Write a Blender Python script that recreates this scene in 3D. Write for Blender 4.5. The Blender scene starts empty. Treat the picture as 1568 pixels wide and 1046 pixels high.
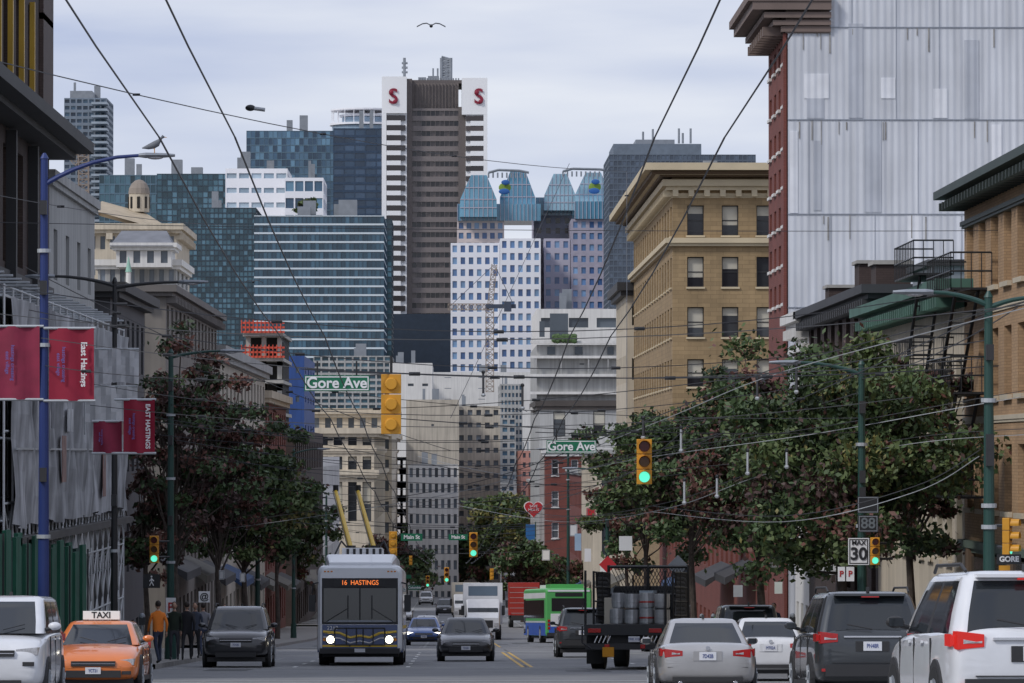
import bpy, math, random
import numpy as np
from mathutils import Vector, Matrix
random.seed(11)
rng=np.random.default_rng(5)
F=7500.;VX=690.;VY=695.;CZ=1.5
def X(px,D): return (px-VX)*D/F
def Z(py,D): return CZ+(VY-py)*D/F
def W(px,py,D): return Vector((X(px,D),D,Z(py,D)))
PROF=[(-60,2.0),(0,0),(300,-9.9),(535,-16.0),(750,-20.5),(900,-23.3),(1100,-24.5),(7000,-25)]
def rz(y):
    for (a,za),(b,zb) in zip(PROF,PROF[1:]):
        if y<=b: return za+(zb-za)*(y-a)/(b-a)
    return PROF[-1][1]
def slope(y): return (rz(y+2)-rz(y-2))/4
# ------------------------------------------------ materials
MATS={}
def C(h):
    h=h.lstrip('#'); o=[]
    for i in (0,2,4):
        c=int(h[i:i+2],16)/255
        o.append(c/12.92 if c<=.04045 else ((c+.055)/1.055)**2.4)
    return tuple(o)
def mat(name,col,rough=.7,metal=0.,var=.12,scale=.6,streak=0.,coat=0.,emis=None,es=0.,kind=None,bump=0.,spec=None,kp=None,trans=0.,alpha=None):
    if name in MATS: return MATS[name]
    if isinstance(col,str): col=C(col)
    m=bpy.data.materials.new(name); m.use_nodes=True
    nt=m.node_tree; N=nt.nodes; L=nt.links; b=N['Principled BSDF']
    b.inputs['Roughness'].default_value=rough; b.inputs['Metallic'].default_value=metal
    b.inputs['Coat Weight'].default_value=coat; b.inputs['Coat Roughness'].default_value=.05
    if spec is not None: b.inputs['Specular IOR Level'].default_value=spec
    if emis: b.inputs['Emission Color'].default_value=(*emis,1); b.inputs['Emission Strength'].default_value=es
    geo=N.new('ShaderNodeNewGeometry')
    base=N.new('ShaderNodeRGB'); base.outputs[0].default_value=(*col,1); cur=base.outputs[0]
    if kind in('brick','panel'):
        sx=N.new('ShaderNodeSeparateXYZ'); L.new(geo.outputs['Position'],sx.inputs[0])
        ad=N.new('ShaderNodeMath'); ad.operation='ADD'; L.new(sx.outputs[0],ad.inputs[0]); L.new(sx.outputs[1],ad.inputs[1])
        cb=N.new('ShaderNodeCombineXYZ'); L.new(ad.outputs[0],cb.inputs[0]); L.new(sx.outputs[2],cb.inputs[1])
        br=N.new('ShaderNodeTexBrick'); L.new(cb.outputs[0],br.inputs['Vector'])
        bw,bh,mo=kp or (.24,.08,.012)
        br.inputs['Scale'].default_value=1; br.inputs['Brick Width'].default_value=bw; br.inputs['Row Height'].default_value=bh; br.inputs['Mortar Size'].default_value=mo
        k=.8 if kind=='brick' else .93
        br.inputs['Color1'].default_value=(*col,1); br.inputs['Color2'].default_value=(*[c*k for c in col],1)
        br.inputs['Mortar'].default_value=(*[min(1,c*(.55 if kind=='panel' else .7)) for c in col],1)
        cur=br.outputs['Color']
    if kind=='corr':
        sx=N.new('ShaderNodeSeparateXYZ'); L.new(geo.outputs['Position'],sx.inputs[0])
        w=N.new('ShaderNodeMath'); w.operation='MULTIPLY'; w.inputs[1].default_value=2*math.pi/.3; L.new(sx.outputs[0],w.inputs[0])
        s=N.new('ShaderNodeMath'); s.operation='SINE'; L.new(w.outputs[0],s.inputs[0])
        bp=N.new('ShaderNodeBump'); bp.inputs['Strength'].default_value=.45; bp.inputs['Distance'].default_value=.03
        L.new(s.outputs[0],bp.inputs['Height']); L.new(bp.outputs[0],b.inputs['Normal'])
    if var>0 or streak>0:
        nz=N.new('ShaderNodeTexNoise'); nz.inputs['Scale'].default_value=scale; nz.inputs['Detail'].default_value=4
        L.new(geo.outputs['Position'],nz.inputs['Vector'])
        mr=N.new('ShaderNodeMapRange'); mr.inputs['From Min'].default_value=.3; mr.inputs['From Max'].default_value=.7
        mr.inputs['To Min'].default_value=1-var; mr.inputs['To Max'].default_value=1+var; L.new(nz.outputs[0],mr.inputs[0])
        f=mr.outputs[0]
        if streak>0:
            mp=N.new('ShaderNodeMapping'); mp.inputs['Scale'].default_value=(2.2,2.2,.12); L.new(geo.outputs['Position'],mp.inputs[0])
            n2=N.new('ShaderNodeTexNoise'); n2.inputs['Scale'].default_value=1.2; n2.inputs['Detail'].default_value=4; L.new(mp.outputs[0],n2.inputs['Vector'])
            m2=N.new('ShaderNodeMapRange'); m2.inputs['From Min'].default_value=.35; m2.inputs['From Max'].default_value=.68
            m2.inputs['To Min'].default_value=1+streak*.3; m2.inputs['To Max'].default_value=1-streak; L.new(n2.outputs[0],m2.inputs[0])
            mm=N.new('ShaderNodeMath'); mm.operation='MULTIPLY'; L.new(f,mm.inputs[0]); L.new(m2.outputs[0],mm.inputs[1]); f=mm.outputs[0]
        vm=N.new('ShaderNodeVectorMath'); vm.operation='SCALE'; L.new(cur,vm.inputs[0]); L.new(f,vm.inputs['Scale']); cur=vm.outputs[0]
        if bump>0:
            bp=N.new('ShaderNodeBump'); bp.inputs['Strength'].default_value=bump; bp.inputs['Distance'].default_value=.05
            L.new(nz.outputs[0],bp.inputs['Height']); L.new(bp.outputs[0],b.inputs['Normal'])
    L.new(cur,b.inputs['Base Color'])
    if trans>0:
        t=N.new('ShaderNodeBsdfTranslucent'); L.new(cur,t.inputs[0]); mx=N.new('ShaderNodeMixShader'); mx.inputs[0].default_value=trans
        L.new(b.outputs[0],mx.inputs[1]); L.new(t.outputs[0],mx.inputs[2]); L.new(mx.outputs[0],N['Material Output'].inputs[0])
    MATS[name]=m; return m
def glassset(pre,cols,rough=.12):
    return [mat(pre+str(i),c,rough=rough,var=.25,scale=.12,spec=.6) for i,c in enumerate(cols)]
def paint(name,col,metal=.0): return mat(name,col,rough=.35,metal=metal,coat=.9,var=.05,scale=3)
# ------------------------------------------------ mesh builder
class MB:
    def __init__(s): s.v=[];s.f=[];s.m=[];s.ml=[];s.T=None
    def mi(s,m):
        if m not in s.ml: s.ml.append(m)
        return s.ml.index(m)
    def add(s,vs,fs,m):
        o=len(s.v); s.v+= [tuple(v) for v in vs]; k=s.mi(m)
        for f in fs: s.f.append([i+o for i in f]); s.m.append(k)
    def quad(s,a,b,c,d,m): s.add([a,b,c,d],[(0,1,2,3)],m)
    def box(s,x0,x1,y0,y1,z0,z1,m):
        s.add([(x0,y0,z0),(x1,y0,z0),(x1,y1,z0),(x0,y1,z0),(x0,y0,z1),(x1,y0,z1),(x1,y1,z1),(x0,y1,z1)],
          [(0,3,2,1),(4,5,6,7),(0,1,5,4),(1,2,6,5),(2,3,7,6),(3,0,4,7)],m)
    def obox(s,O,U,V,N,m):
        O=Vector(O);p=[O,O+U,O+U+V,O+V,O+N,O+U+N,O+U+V+N,O+V+N]
        s.add(p,[(0,3,2,1),(4,5,6,7),(0,1,5,4),(1,2,6,5),(2,3,7,6),(3,0,4,7)],m)
    def cyl(s,p,q,r,m,r2=None,n=8,cap=True):
        p=Vector(p);q=Vector(q);d=(q-p)
        if d.length<1e-6: return
        d.normalize(); a=d.orthogonal().normalized(); b=d.cross(a); r2=r if r2 is None else r2
        vs=[p+(a*math.cos(2*math.pi*i/n)+b*math.sin(2*math.pi*i/n))*r for i in range(n)]+[q+(a*math.cos(2*math.pi*i/n)+b*math.sin(2*math.pi*i/n))*r2 for i in range(n)]
        fs=[(i,(i+1)%n,n+(i+1)%n,n+i) for i in range(n)]
        if cap: fs+= [tuple(range(n))[::-1],tuple(range(n,2*n))]
        s.add(vs,fs,m)
    def path(s,pts,r,m,n=6,r2=None):
        k=len(pts)-1
        for i in range(k):
            ra=r if r2 is None else r+(r2-r)*i/k; rb=r if r2 is None else r+(r2-r)*(i+1)/k
            s.cyl(pts[i],pts[i+1],ra,m,rb,n)
    def loft(s,rings,m,cap=True,mf=None):
        n=len(rings[0]); vs=[p for r in rings for p in r]; o=len(s.v); s.v+=[tuple(v) for v in vs]
        for j in range(len(rings)-1):
            for i in range(n):
                mm=mf(j,i) if mf else m
                s.f.append([o+j*n+i,o+j*n+(i+1)%n,o+(j+1)*n+(i+1)%n,o+(j+1)*n+i]); s.m.append(s.mi(mm))
        if cap:
            s.f.append([o+i for i in range(n)][::-1]); s.m.append(s.mi(m))
            s.f.append([o+(len(rings)-1)*n+i for i in range(n)]); s.m.append(s.mi(m))
    def ball(s,c,rx,ry,rzz,m,n=12,k=7):
        c=Vector(c); rings=[]
        for j in range(k+1):
            a=-math.pi/2+math.pi*j/k; a=max(-1.5,min(1.5,a))
            rings.append([c+Vector((rx*math.cos(a)*math.cos(2*math.pi*i/n),ry*math.cos(a)*math.sin(2*math.pi*i/n),rzz*math.sin(a))) for i in range(n)])
        s.loft(rings,m)
    def build(s,name,parent=None,smooth=False,bevel=0,subsurf=0,ang=35):
        me=bpy.data.meshes.new(name); me.from_pydata(s.v,[],s.f)
        for m in s.ml: me.materials.append(m)
        me.polygons.foreach_set('material_index',s.m)
        me.update(); ob=bpy.data.objects.new(name,me); bpy.context.scene.collection.objects.link(ob)
        if parent: ob.parent=parent
        if smooth:
            me.shade_smooth() if subsurf else me.set_sharp_from_angle(angle=math.radians(ang))
            if not subsurf: me.polygons.foreach_set('use_smooth',[True]*len(me.polygons))
        if bevel:
            md=ob.modifiers.new('b','BEVEL'); md.width=bevel; md.segments=2; md.limit_method='ANGLE'
        if subsurf:
            md=ob.modifiers.new('s','SUBSURF'); md.levels=subsurf; md.render_levels=subsurf
        return ob
def root(name,loc=(0,0,0),yaw=0,pitch=0):
    e=bpy.data.objects.new(name,None); bpy.context.scene.collection.objects.link(e)
    e.matrix_world=Matrix.Translation(loc)@Matrix.Rotation(pitch,4,'X')@Matrix.Rotation(yaw,4,'Z'); e.empty_display_size=.3
    return e
def text(parent,s,size,loc,m,rotz=0,name='lettering',bold=.0,sx=1):
    c=bpy.data.curves.new(name,'FONT'); c.body=s; c.size=size; c.align_x='CENTER'; c.align_y='CENTER'; c.extrude=.004; c.offset=bold
    c.materials.append(m); o=bpy.data.objects.new(name,c); bpy.context.scene.collection.objects.link(o)
    o.location=loc; o.rotation_euler=(math.pi/2,0,rotz); o.scale=(sx,1,1)
    if parent: o.parent=parent
    return o
# ------------------------------------------------ common mats
M_asph=mat('asphalt',(.19,.192,.198),rough=.75,var=.16,scale=.5,streak=.0)
M_line=mat('road_paint_white',(.6,.6,.58),rough=.6,var=.2,scale=3)
M_yel=mat('road_paint_yellow',(.6,.36,.05),rough=.6,var=.25,scale=3)
M_conc=mat('concrete','#a9a6a0',rough=.85,var=.15,scale=1.2,streak=.15)
M_side=mat('sidewalk_concrete','#8d8a86',rough=.85,var=.15,scale=1.5)
M_blk=mat('black_metal',(.02,.021,.023),rough=.45,var=.1)
M_dkgr=mat('dark_green_metal','#25463f',rough=.45,var=.1)
M_rub=mat('rubber',(.02,.02,.02),rough=.8,var=.1,scale=4)
M_wire=mat('wire_black',(.05,.052,.058),rough=.6,var=0)
M_grey=mat('grey_metal','#8b9096',rough=.5,metal=.3,var=.1)
M_galv=mat('galvanised','#b4b8bb',rough=.45,metal=.3,var=.1)
M_white=mat('white_paint',(.78,.78,.78),rough=.5,var=.05)
M_carg=mat('car_glass',(.018,.022,.026),rough=.06,var=0,spec=.7)
M_yelS=mat('signal_yellow','#d0942a',rough=.5,var=.08,scale=4)
M_grn=mat('sign_green','#0f6a4a',rough=.5,var=.04)
M_red=mat('tail_red',(.42,.012,.012),rough=.2,coat=.8,var=.1,scale=20)
M_redlit=mat('tail_red_lit',(.5,.012,.01),rough=.3,var=.0,emis=(1,.04,.02),es=.22)
M_lens=mat('clear_lens',(.45,.45,.47),rough=.12,coat=.8,var=.25,scale=30)
M_hl=mat('headlight_lit',(1,.97,.85),rough=.3,var=0,emis=(1,.93,.75),es=6)
M_chrome=mat('chrome',(.7,.7,.72),rough=.15,metal=1,var=0)
M_plate=mat('plate_white',(.7,.71,.74),rough=.5,var=.05)
M_txtblue=mat('plate_blue',(.03,.06,.25),rough=.5,var=0)
M_trim=mat('trim_black',(.03,.03,.032),rough=.6,var=.1)
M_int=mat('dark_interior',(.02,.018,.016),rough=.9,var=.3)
M_tree=mat('bark',(.07,.055,.045),rough=.9,var=.3,scale=6,bump=.4)
G_dark=glassset('wglass_dark',[(.03,.035,.04),(.05,.055,.06),(.02,.022,.026),(.08,.09,.1)])
G_far=glassset('wglass_far_haze',['#525a62','#636c75','#454c54','#737c86'],.2)  # distance haze put into the pane colour, lighter than the near glass
G_blue=glassset('wglass_blue',['#41617a','#354f66','#507088','#2d4459','#6388a0'])
G_teal=glassset('wglass_teal',['#365764','#2b4a57','#446876','#233e48','#54798a'])
G_win=glassset('wglass_office',['#4d6f98','#5f82ae','#426292','#7a9cc0'])
G_brn=glassset('wglass_brown',['#3a3231','#463c3a','#2d2727','#5d4f4a'])
# ------------------------------------------------ facades & buildings
def ivals(n,total,frac,m0=0,m1=0):
    p=(total-m0-m1)/n; return [(m0+p*(i+.5-frac/2),m0+p*(i+.5+frac/2)) for i in range(n)]
def facade(mb,O,U,N,Wd,H,cols,rows,d,wall,glass,frame=None,sill=None,blind=0,band=None,cross=True):
    O=Vector(O);U=Vector(U);N=Vector(N);V=Vector((0,0,1))
    P=lambda u,v,n=0:O+U*u+V*v-N*n
    us=[0];[us.extend(c) for c in cols];us.append(Wd)
    vs=[0];[vs.extend(c) for c in rows];vs.append(H)
    bm=mat('blinds','#b9b4a6',rough=.8,var=.1)
    for i in range(len(us)-1):
        a,b=us[i],us[i+1]
        if i%2==0:
            if band and band is not wall:
                for j in range(len(vs)-1):
                    c,e=vs[j],vs[j+1]; mb.quad(P(a,c),P(b,c),P(b,e),P(a,e),band if j%2==0 else wall)
            else: mb.quad(P(a,0),P(b,0),P(b,H),P(a,H),wall)
            continue
        for j in range(len(vs)-1):
            c,e=vs[j],vs[j+1]
            if j%2==0: mb.quad(P(a,c),P(b,c),P(b,e),P(a,e),band or wall); continue
            g=random.choice(glass)
            mb.quad(P(a,c,d),P(b,c,d),P(b,e,d),P(a,e,d),g)
            mb.add([P(a,c),P(b,c),P(b,e),P(a,e),P(a,c,d),P(b,c,d),P(b,e,d),P(a,e,d)],[(0,1,5,4),(1,2,6,5),(2,3,7,6),(3,0,4,7)],wall)
            if blind and random.random()<blind:
                h=random.uniform(.25,.8)*(e-c); mb.quad(P(a,e-h,d-.012),P(b,e-h,d-.012),P(b,e,d-.012),P(a,e,d-.012),bm)
            if frame:
                t=min(.07,.06*(b-a)+.02)
                for (u0,u1,v0,v1) in [(a,a+t,c,e),(b-t,b,c,e),(a+t,b-t,c,c+t),(a+t,b-t,e-t,e)]+([(a+t,b-t,(c+e)/2-t/2,(c+e)/2+t/2)] if cross else []):
                    mb.obox(P(u0,v0,d-.002),U*(u1-u0),V*(v1-v0),N*.05,frame)
            if sill: mb.obox(P(a-.08,c-.14,-.002),U*(b-a+.16),V*.13,N*.12,sill)
def cornice(mb,x0,x1,y0,y1,z,o,h,m,brk=0,bm=None):
    mb.box(x0-o,x1+o,y0-o,y1+o,z,z+h,m); mb.box(x0-o*.6,x1+o*.6,y0-o*.6,y1+o*.6,z-h*.6,z-.003,m)
    if brk:
        bm=bm or m
        n=int((x1-x0)/brk)
        for i in range(n+1):
            x=x0+i*brk; mb.box(x,x+brk*.35,y0-o*.9,y0-.003,z-h*1.6,z-h*.6-.003,bm)
        n=int((y1-y0)/brk)
        for i in range(n+1):
            y=y0+i*brk
            mb.box(x0-o*.9,x0-.003,y,y+brk*.35,z-h*1.6,z-h*.6-.003,bm); mb.box(x1+.003,x1+o*.9,y,y+brk*.35,z-h*1.6,z-h*.6-.003,bm)
def bldg(name,x0,x1,y0,y1,z0,z1,wall,F_=None,L_=None,R_=None,corn=(),gear=0,build=True,parapet=.0,mb=None):
    mb=mb or MB(); Wx=x1-x0; Wy=y1-y0; H=z1-z0
    def side(sp,O,U,N,Wd,tag):
        if sp is None:
            O=Vector(O);U=Vector(U);V=Vector((0,0,1)); mb.quad(O,O+U*Wd,O+U*Wd+V*H,O+V*H,wall); return
        cols=ivals(sp['n'],Wd,sp.get('fw',.5),sp.get('ml',.0),sp.get('mr',.0))
        if 'rowz' in sp: rows=[(a-z0,b-z0) for a,b in sp['rowz']]
        else: rows=ivals(sp['m'],H,sp.get('fh',.5),sp.get('mb',0),sp.get('mt',0))
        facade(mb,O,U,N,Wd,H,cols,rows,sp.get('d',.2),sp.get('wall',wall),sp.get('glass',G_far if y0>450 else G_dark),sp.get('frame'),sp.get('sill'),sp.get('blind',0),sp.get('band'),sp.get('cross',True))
    side(F_,(x0,y0,z0),(1,0,0),(0,-1,0),Wx,'F')
    side(L_,(x0,y0,z0),(0,1,0),(-1,0,0),Wy,'L')
    side(R_,(x1,y0,z0),(0,1,0),(1,0,0),Wy,'R')
    mb.quad((x0,y1,z0),(x1,y1,z0),(x1,y1,z1),(x0,y1,z1),wall)
    mb.quad((x0,y0,z1),(x1,y0,z1),(x1,y1,z1),(x0,y1,z1),mat('roof_gravel','#77756f',rough=.9,var=.2))
    for c in corn: cornice(mb,x0,x1,y0,y1,*c)
    for i in range(gear):
        w=random.uniform(.05,.16)*Wx; a=random.uniform(x0+.1*Wx,x1-.3*Wx); h=random.uniform(.02,.05)*H+1; yy=y0+random.uniform(.1,.5)*Wy
        mb.box(a,a+w,yy,yy+w,z1+.004,z1+h,M_grey)
    if build: return mb.build(name)
    return mb
def SK(name,l,r,t,D,dep,wall,glass,fl,cols,fw=.8,fh=.6,d=.35,side=True,gear=2,scol=None,swall=None,**k):
    x0,x1,z1=X(l,D),X(r,D),Z(t,D); z0=-24.5 if D>800 else rz(D)-1
    H=z1-z0; m=max(1,int(H/(fl*D/F)))
    sp=dict(n=cols,m=m,fw=fw,fh=fh,glass=glass,d=d)
    sp.update({a:b for a,b in k.items() if a in('band','frame','blind')})
    ss=dict(sp); ss['n']=scol or max(2,int(cols*dep/(x1-x0)))
    if swall: ss['wall']=swall
    cr=(l+r)/2
    return bldg(name,x0,x1,D,D+dep,z0,z1,wall,F_=sp,R_=ss if(side and cr<VX) else None,L_=ss if(side and cr>=VX) else None,gear=gear,build=k.get('build',True))
# ------------------------------------------------ ground, road
ys=[-60,-20,0,20,40,60,80,100,120,140,160,200,240,300,360,420,480,535,600,680,750,820,900,1000,1100,1500,2500,7000]
def strip(name,x0,x1,dz,m,y0=-60,y1=7000,thick=0):
    mb=MB(); yy=[y for y in ys if y0<y<y1]; yy=[y0]+yy+[y1]
    for a,b in zip(yy,yy[1:]):
        mb.quad((x0,a,rz(a)+dz),(x1,a,rz(a)+dz),(x1,b,rz(b)+dz),(x0,b,rz(b)+dz),m)
        if thick:
            for x in(x0,x1): mb.quad((x,a,rz(a)+dz),(x,b,rz(b)+dz),(x,b,rz(b)+dz-thick),(x,a,rz(a)+dz-thick),m)
    return mb.build(name)
strip('ground',-4000,4000,-.02,mat('ground_mat','#6d6a64',rough=.9,var=.2,scale=.05))
KL,KR,FL,FR=-8.3,9.9,-12.5,14.5
strip('road',KL,KR,.0,M_asph,-60,1000)
CR=[(113,138),(205,228),(372,390),(560,580)]
prev=-60
for a,b in CR+[(1000,1001)]:
    strip('sidewalk',FL,KL,.14,M_side,prev,a,.16); strip('sidewalk',KR,FR,.14,M_side,prev,a,.16); prev=b
for a,b in CR:
    mb=MB()
    for x0,x1 in((-60,KL),(KR,60)): mb.quad((x0,a,rz(a)+.004),(x1,a,rz(a)+.004),(x1,b,rz(b)+.004),(x0,b,rz(b)+.004),M_asph)
    mb.build('cross_street')
mb=MB()
def rline(x0,x1,y0,y1,m,dz=.008):
    n=max(1,int((y1-y0)/20)); 
    for i in range(n):
        a=y0+(y1-y0)*i/n;b=y0+(y1-y0)*(i+1)/n
        mb.quad((x0,a,rz(a)+dz),(x1,a,rz(a)+dz),(x1,b,rz(b)+dz),(x0,b,rz(b)+dz),m)
for y0,y1 in[(0,108),(142,200),(232,368),(394,556),(584,900)]:
    for x in(2.05,2.3): rline(x,x+.11,y0,y1,M_yel)
    for x in(-4.6,-1.3,5.6):
        y=y0
        while y<y1-3: rline(x,x+.12,y,y+3,M_line); y+=9
for y in(109.5,112,139,141.5,201.5,204,229,231.5,369,371,391,393): rline(KL+.3,KR-.3,y,y+.45,M_line,.010)
mb.build('road_markings')
mb=MB()
Mp=mat('asphalt_patch',(.11,.112,.116),rough=.85,var=.2)
Ml=mat('asphalt_light',(.26,.26,.255),rough=.8,var=.2)
for i in range(46):
    y=random.uniform(60,420);x=random.uniform(-7,8);w=random.choice([.08,.1,1.2,.9,2.2]);l=random.uniform(2,26) if w<.5 else random.uniform(2,9)
    m=Mp if random.random()<.65 else Ml
    n=max(1,int(l/8)); dz=.003+.0001*i
    for j in range(n):
        a=y+l*j/n;b=y+l*(j+1)/n; mb.quad((x,a,rz(a)+dz),(x+w,a,rz(a)+dz),(x+w,b,rz(b)+dz),(x,b,rz(b)+dz),m)
mb.build('road_patches')
# ------------------------------------------------ skyline
W_w=mat('tower_white','#eeeef2',rough=.7,var=.04,scale=.05)
W_ws=mat('tower_shade_mauve','#b3b0bd',rough=.7,var=.06,scale=.05)  # white tower wall in shadow: the shade is put into the base colour
Wd1=mat('mullion_dark','#33444f',rough=.4,var=.1)
Wd2=mat('mullion_mid','#5d7787',rough=.4,var=.1)
SK('residential_tower',98,163,150,2000,40,mat('res_grey','#76818d',rough=.6),G_blue,10,7,.75,.55,d=1.0)
o=MB()
for i in range(34):
    z=Z(160+i*10,1990); o.box(X(140,1990),X(164,1990),1988,1999,z,z+.9,mat('balc','#9aa5af',rough=.5))
o.box(X(104,1990),X(138,1990),2000,2020,Z(150,2000),Z(139,2000),M_grey); o.build('tower_balconies')
SK('teal_glass_building',152,262,268,1700,60,Wd2,G_teal,14,14,.88,.86,d=.15)
SK('glass_office_block',240,365,266,1650,60,Wd1,G_teal,9,16,.9,.86,d=.15)
SK('dark_glass_building',276,392,318,1450,60,Wd1,G_teal,8,18,.88,.8,d=.15)
SK('blue_glass_tower',377,512,200,1900,50,Wd2,G_blue,11,20,.92,.88,d=.12)
SK('dark_blue_tower',510,592,196,1850,50,mat('tw_navy','#31445a',rough=.4),glassset('navy',['#26394d','#2d4359','#3a5068'],.1),12,5,.93,.7,d=.2)
mb=MB() # rooftop rotunda
c=W(558,205,1950)
for k,(za,zb,r) in enumerate([(0,3,13),(3.2,4.0,14),(4.2,6.5,9),(6.7,7.5,10)]):
    mb.cyl(c+Vector((0,0,za)),c+Vector((0,0,zb)),r,W_w if k%2 else mat('rot_glass','#8fa4b6',rough=.3),n=24)
for i in range(20): mb.cyl(c+Vector((13*math.cos(i*.314),13*math.sin(i*.314),4)),c+Vector((13*math.cos(i*.314),13*math.sin(i*.314),9)),.2,W_w,n=4)
mb.cyl(c+Vector((0,0,9)),c+Vector((0,0,9.6)),13.5,W_w,n=24)
mb.build('rooftop_rotunda')
SK('white_office_building',345,440,258,1600,45,W_w,glassset('pale',['#8fa3b3','#a7b8c5']),22,5,.8,.35,gear=3)
SK('white_office_building',436,495,272,1580,45,W_w,G_blue,26,4,.85,.6,gear=2)
SK('striped_office_building',389,588,330,1300,55,mat('stripe_mull','#42596a'),glassset('stg',['#2e4b5c','#38586a','#274252','#426478'],.1),13.5,30,.95,.80,d=.2,gear=4,band=mat('stripe_white','#ccd6dc',var=.03))
SK('dark_glass_building',500,600,335,1380,40,Wd1,G_teal,8,14,.9,.85,d=.12,gear=0)
# bank tower
D=1700
brn=mat('tower_brown','#655d5a',rough=.5,var=.05,scale=.02)
wht=mat('tower_face_white','#f0f0f0',rough=.6,var=.03,scale=.05)
mb=MB(); z0=-24.5
def towerpart(l,r,t,b,y,dep,wall,glass,n,m,fw,fh,band=None):
    x0,x1,z1,zb=X(l,D),X(r,D),Z(t,D),Z(b,D)
    facade(mb,(x0,y,zb),(1,0,0),(0,-1,0),x1-x0,z1-zb,ivals(n,x1-x0,fw),ivals(m,z1-zb,fh),.8,wall,glass,band=band)
def solid(l,r,t,b,y,dep,m): mb.box(X(l,D),X(r,D),y,y+dep,Z(b,D),Z(t,D),m)
solid(585,623,120,176,1690,40,wht); solid(585,623,176.05,482,1690.9,38,wht)
mb.box(X(585,D),X(592,D),1690,1690.85,Z(482,D),Z(176.1,D),wht)
for i in range(20):
    yt=179+i*15.3
    solid(592.3,621,yt,yt+8,1690.05,.8,G_brn[2]); solid(592.3,614,yt+8.1,yt+15.1,1690.0,.8,wht)
solid(707,746,122,178,1690,40,wht)
solid(713,746,178.05,600,1690.9,38,wht)
for i in range(27):
    yt=180+i*15.3
    solid(713.1,740,yt,yt+7.5,1690.3,.5,G_brn[i%3])
    solid(720.1,740,yt+7.7,yt+15,1690.1,.7,wht)
solid(740.1,746,178.1,600,1690,.85,wht)
solid(623.1,631,122,484,1694,34,brn); solid(702,713,165,600,1694,34,brn)
solid(628,707,123,128,1697,30,brn)
lou=mat('louvre_brown','#7a716d',rough=.6)
solid(631,702,128.1,167,1697,30,lou)
for i in range(14): solid(631+i*5.1,632+i*5.1,128.2,166.9,1696.3,.6,brn)
towerpart(631,702,167,600,1695,1,mat('tower_taupe','#7a7270',rough=.5,var=.05),glassset('brw',['#3f3a3b','#4f4848','#302c2e','#6b615e','#26282e'],.1),10,28,.94,.5)
solid(632,701,167.2,600,1700,28,brn)
solid(587,702,482.2,590,1688,6,mat('podium_dark','#2c3744',rough=.3))
for(l,r,t) in[(640,652,116),(655,672,114),(676,690,117)]: solid(l,r,t,123,1705,10,M_grey)
for x in(676,690): mb.cyl(W(x,122,1712),W(x,88,1712),.6,M_grey)
for i in range(9):
    a,b=(676,690) if i%2 else (690,676)
    mb.cyl(W(a,122-i*4,1712),W(b,118-i*4,1712),.35,M_grey); mb.cyl(W(676,122-i*4,1712),W(690,122-i*4,1712),.35,M_grey)
mb.cyl(W(619,122,1712),W(619,88,1712),.5,M_grey)
for y in(96,103,110): mb.cyl(W(615,y,1712),W(624,y,1712),.4,M_grey)
for x in(663,670,684): mb.cyl(W(x,122,1712),W(x,104,1712),.3,M_grey)
for x in range(642,705,4): mb.cyl(W(x,123,1700),W(x,119,1700),.25,M_grey)
tw=mb.build('bank_tower')
mred=mat('logo_maroon','#8a1c35',rough=.5,var=0)
for px in(602,733):
    t=text(tw,'S',7.4,W(px,148,1689.5),mred,name='logo',bold=.12)
    e=MB(); e.ball(W(px-2.8,141,1689.3),.75,.3,.75,mred,10,6); e.ball(W(px+2.8,155,1689.3),.75,.3,.75,mred,10,6); e.build('logo_dots',tw)
# white gridded towers with glass crowns
G_cr=glassset('crown',['#6b9db5','#7dadc2','#5c8fa8','#97bccd'],.08)
def crown(mb,l,r,t,D,yb):
    x0,x1=X(l,D),X(r,D); zb,zt=Z(yb,D),Z(t,D); w=x1-x0
    prof=[(0,0),(.012,.42),(.3,1),(.72,1),(.988,.42),(1,0)]
    pts=[(x0+w*a,zb+(zt-zb)*b) for a,b in prof]
    def topz(u):
        for (a,b),(c,d) in zip(prof,prof[1:]):
            if u<=c: return zb+(zt-zb)*(b+(d-b)*(u-a)/(c-a+1e-9))
        return zb
    n=len(pts)
    vs=[Vector((a,D-.5,b)) for a,b in pts]+[Vector((a,D+w*.8,b)) for a,b in pts]
    g=random.choice(G_cr)
    mb.add(vs,[tuple(range(n)),tuple(range(n,2*n))[::-1]]+[(i,(i+1)%n,n+(i+1)%n,n+i) for i in range(n)],g)
    for i in range(1,8):
        u=i/8; x=x0+w*u; mb.box(x-.09,x+.09,D-.7,D-.55,zb,topz(u),W_ws)
    for k in(.22,.42,.7): 
        m0=.012 if k<.43 else .15
        mb.box(x0+w*m0,x1-w*m0,D-.68,D-.53,zb+(zt-zb)*k-.12,zb+(zt-zb)*k+.12,W_ws)
SK('white_grid_tower',690,765,372,1480,40,W_w,G_win,18,6,.55,.58,d=.3,gear=0)
SK('white_grid_tower',700,772,338,1500,40,mat('tower_blush','#d6c9c6'),G_win,15,6,.6,.6,d=.3,gear=0)
SK('white_grid_tower',766,828,365,1470,40,W_w,G_win,18,5,.55,.58,d=.3,gear=0)
SK('white_grid_tower',833,873,365,1490,45,W_ws,G_win,18,3,.55,.55,d=.3,gear=0)
SK('shaded_grid_tower',818,905,330,1520,45,W_ws,G_brn,15,6,.5,.55,d=.3,gear=0)
SK('shaded_grid_tower',875,975,335,1480,45,mat('tower_shade_mauve2','#a19ca9'),G_win,17,8,.55,.55,d=.3,gear=0)  # shadowed tower, deeper shade painted into its wall colour
mb=MB()
for a in[(704,761,268,1495,332),(765,820,262,1505,330),(833,882,266,1510,322),(880,936,264,1500,322),(934,968,285,1520,330)]: crown(mb,*a)
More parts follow.
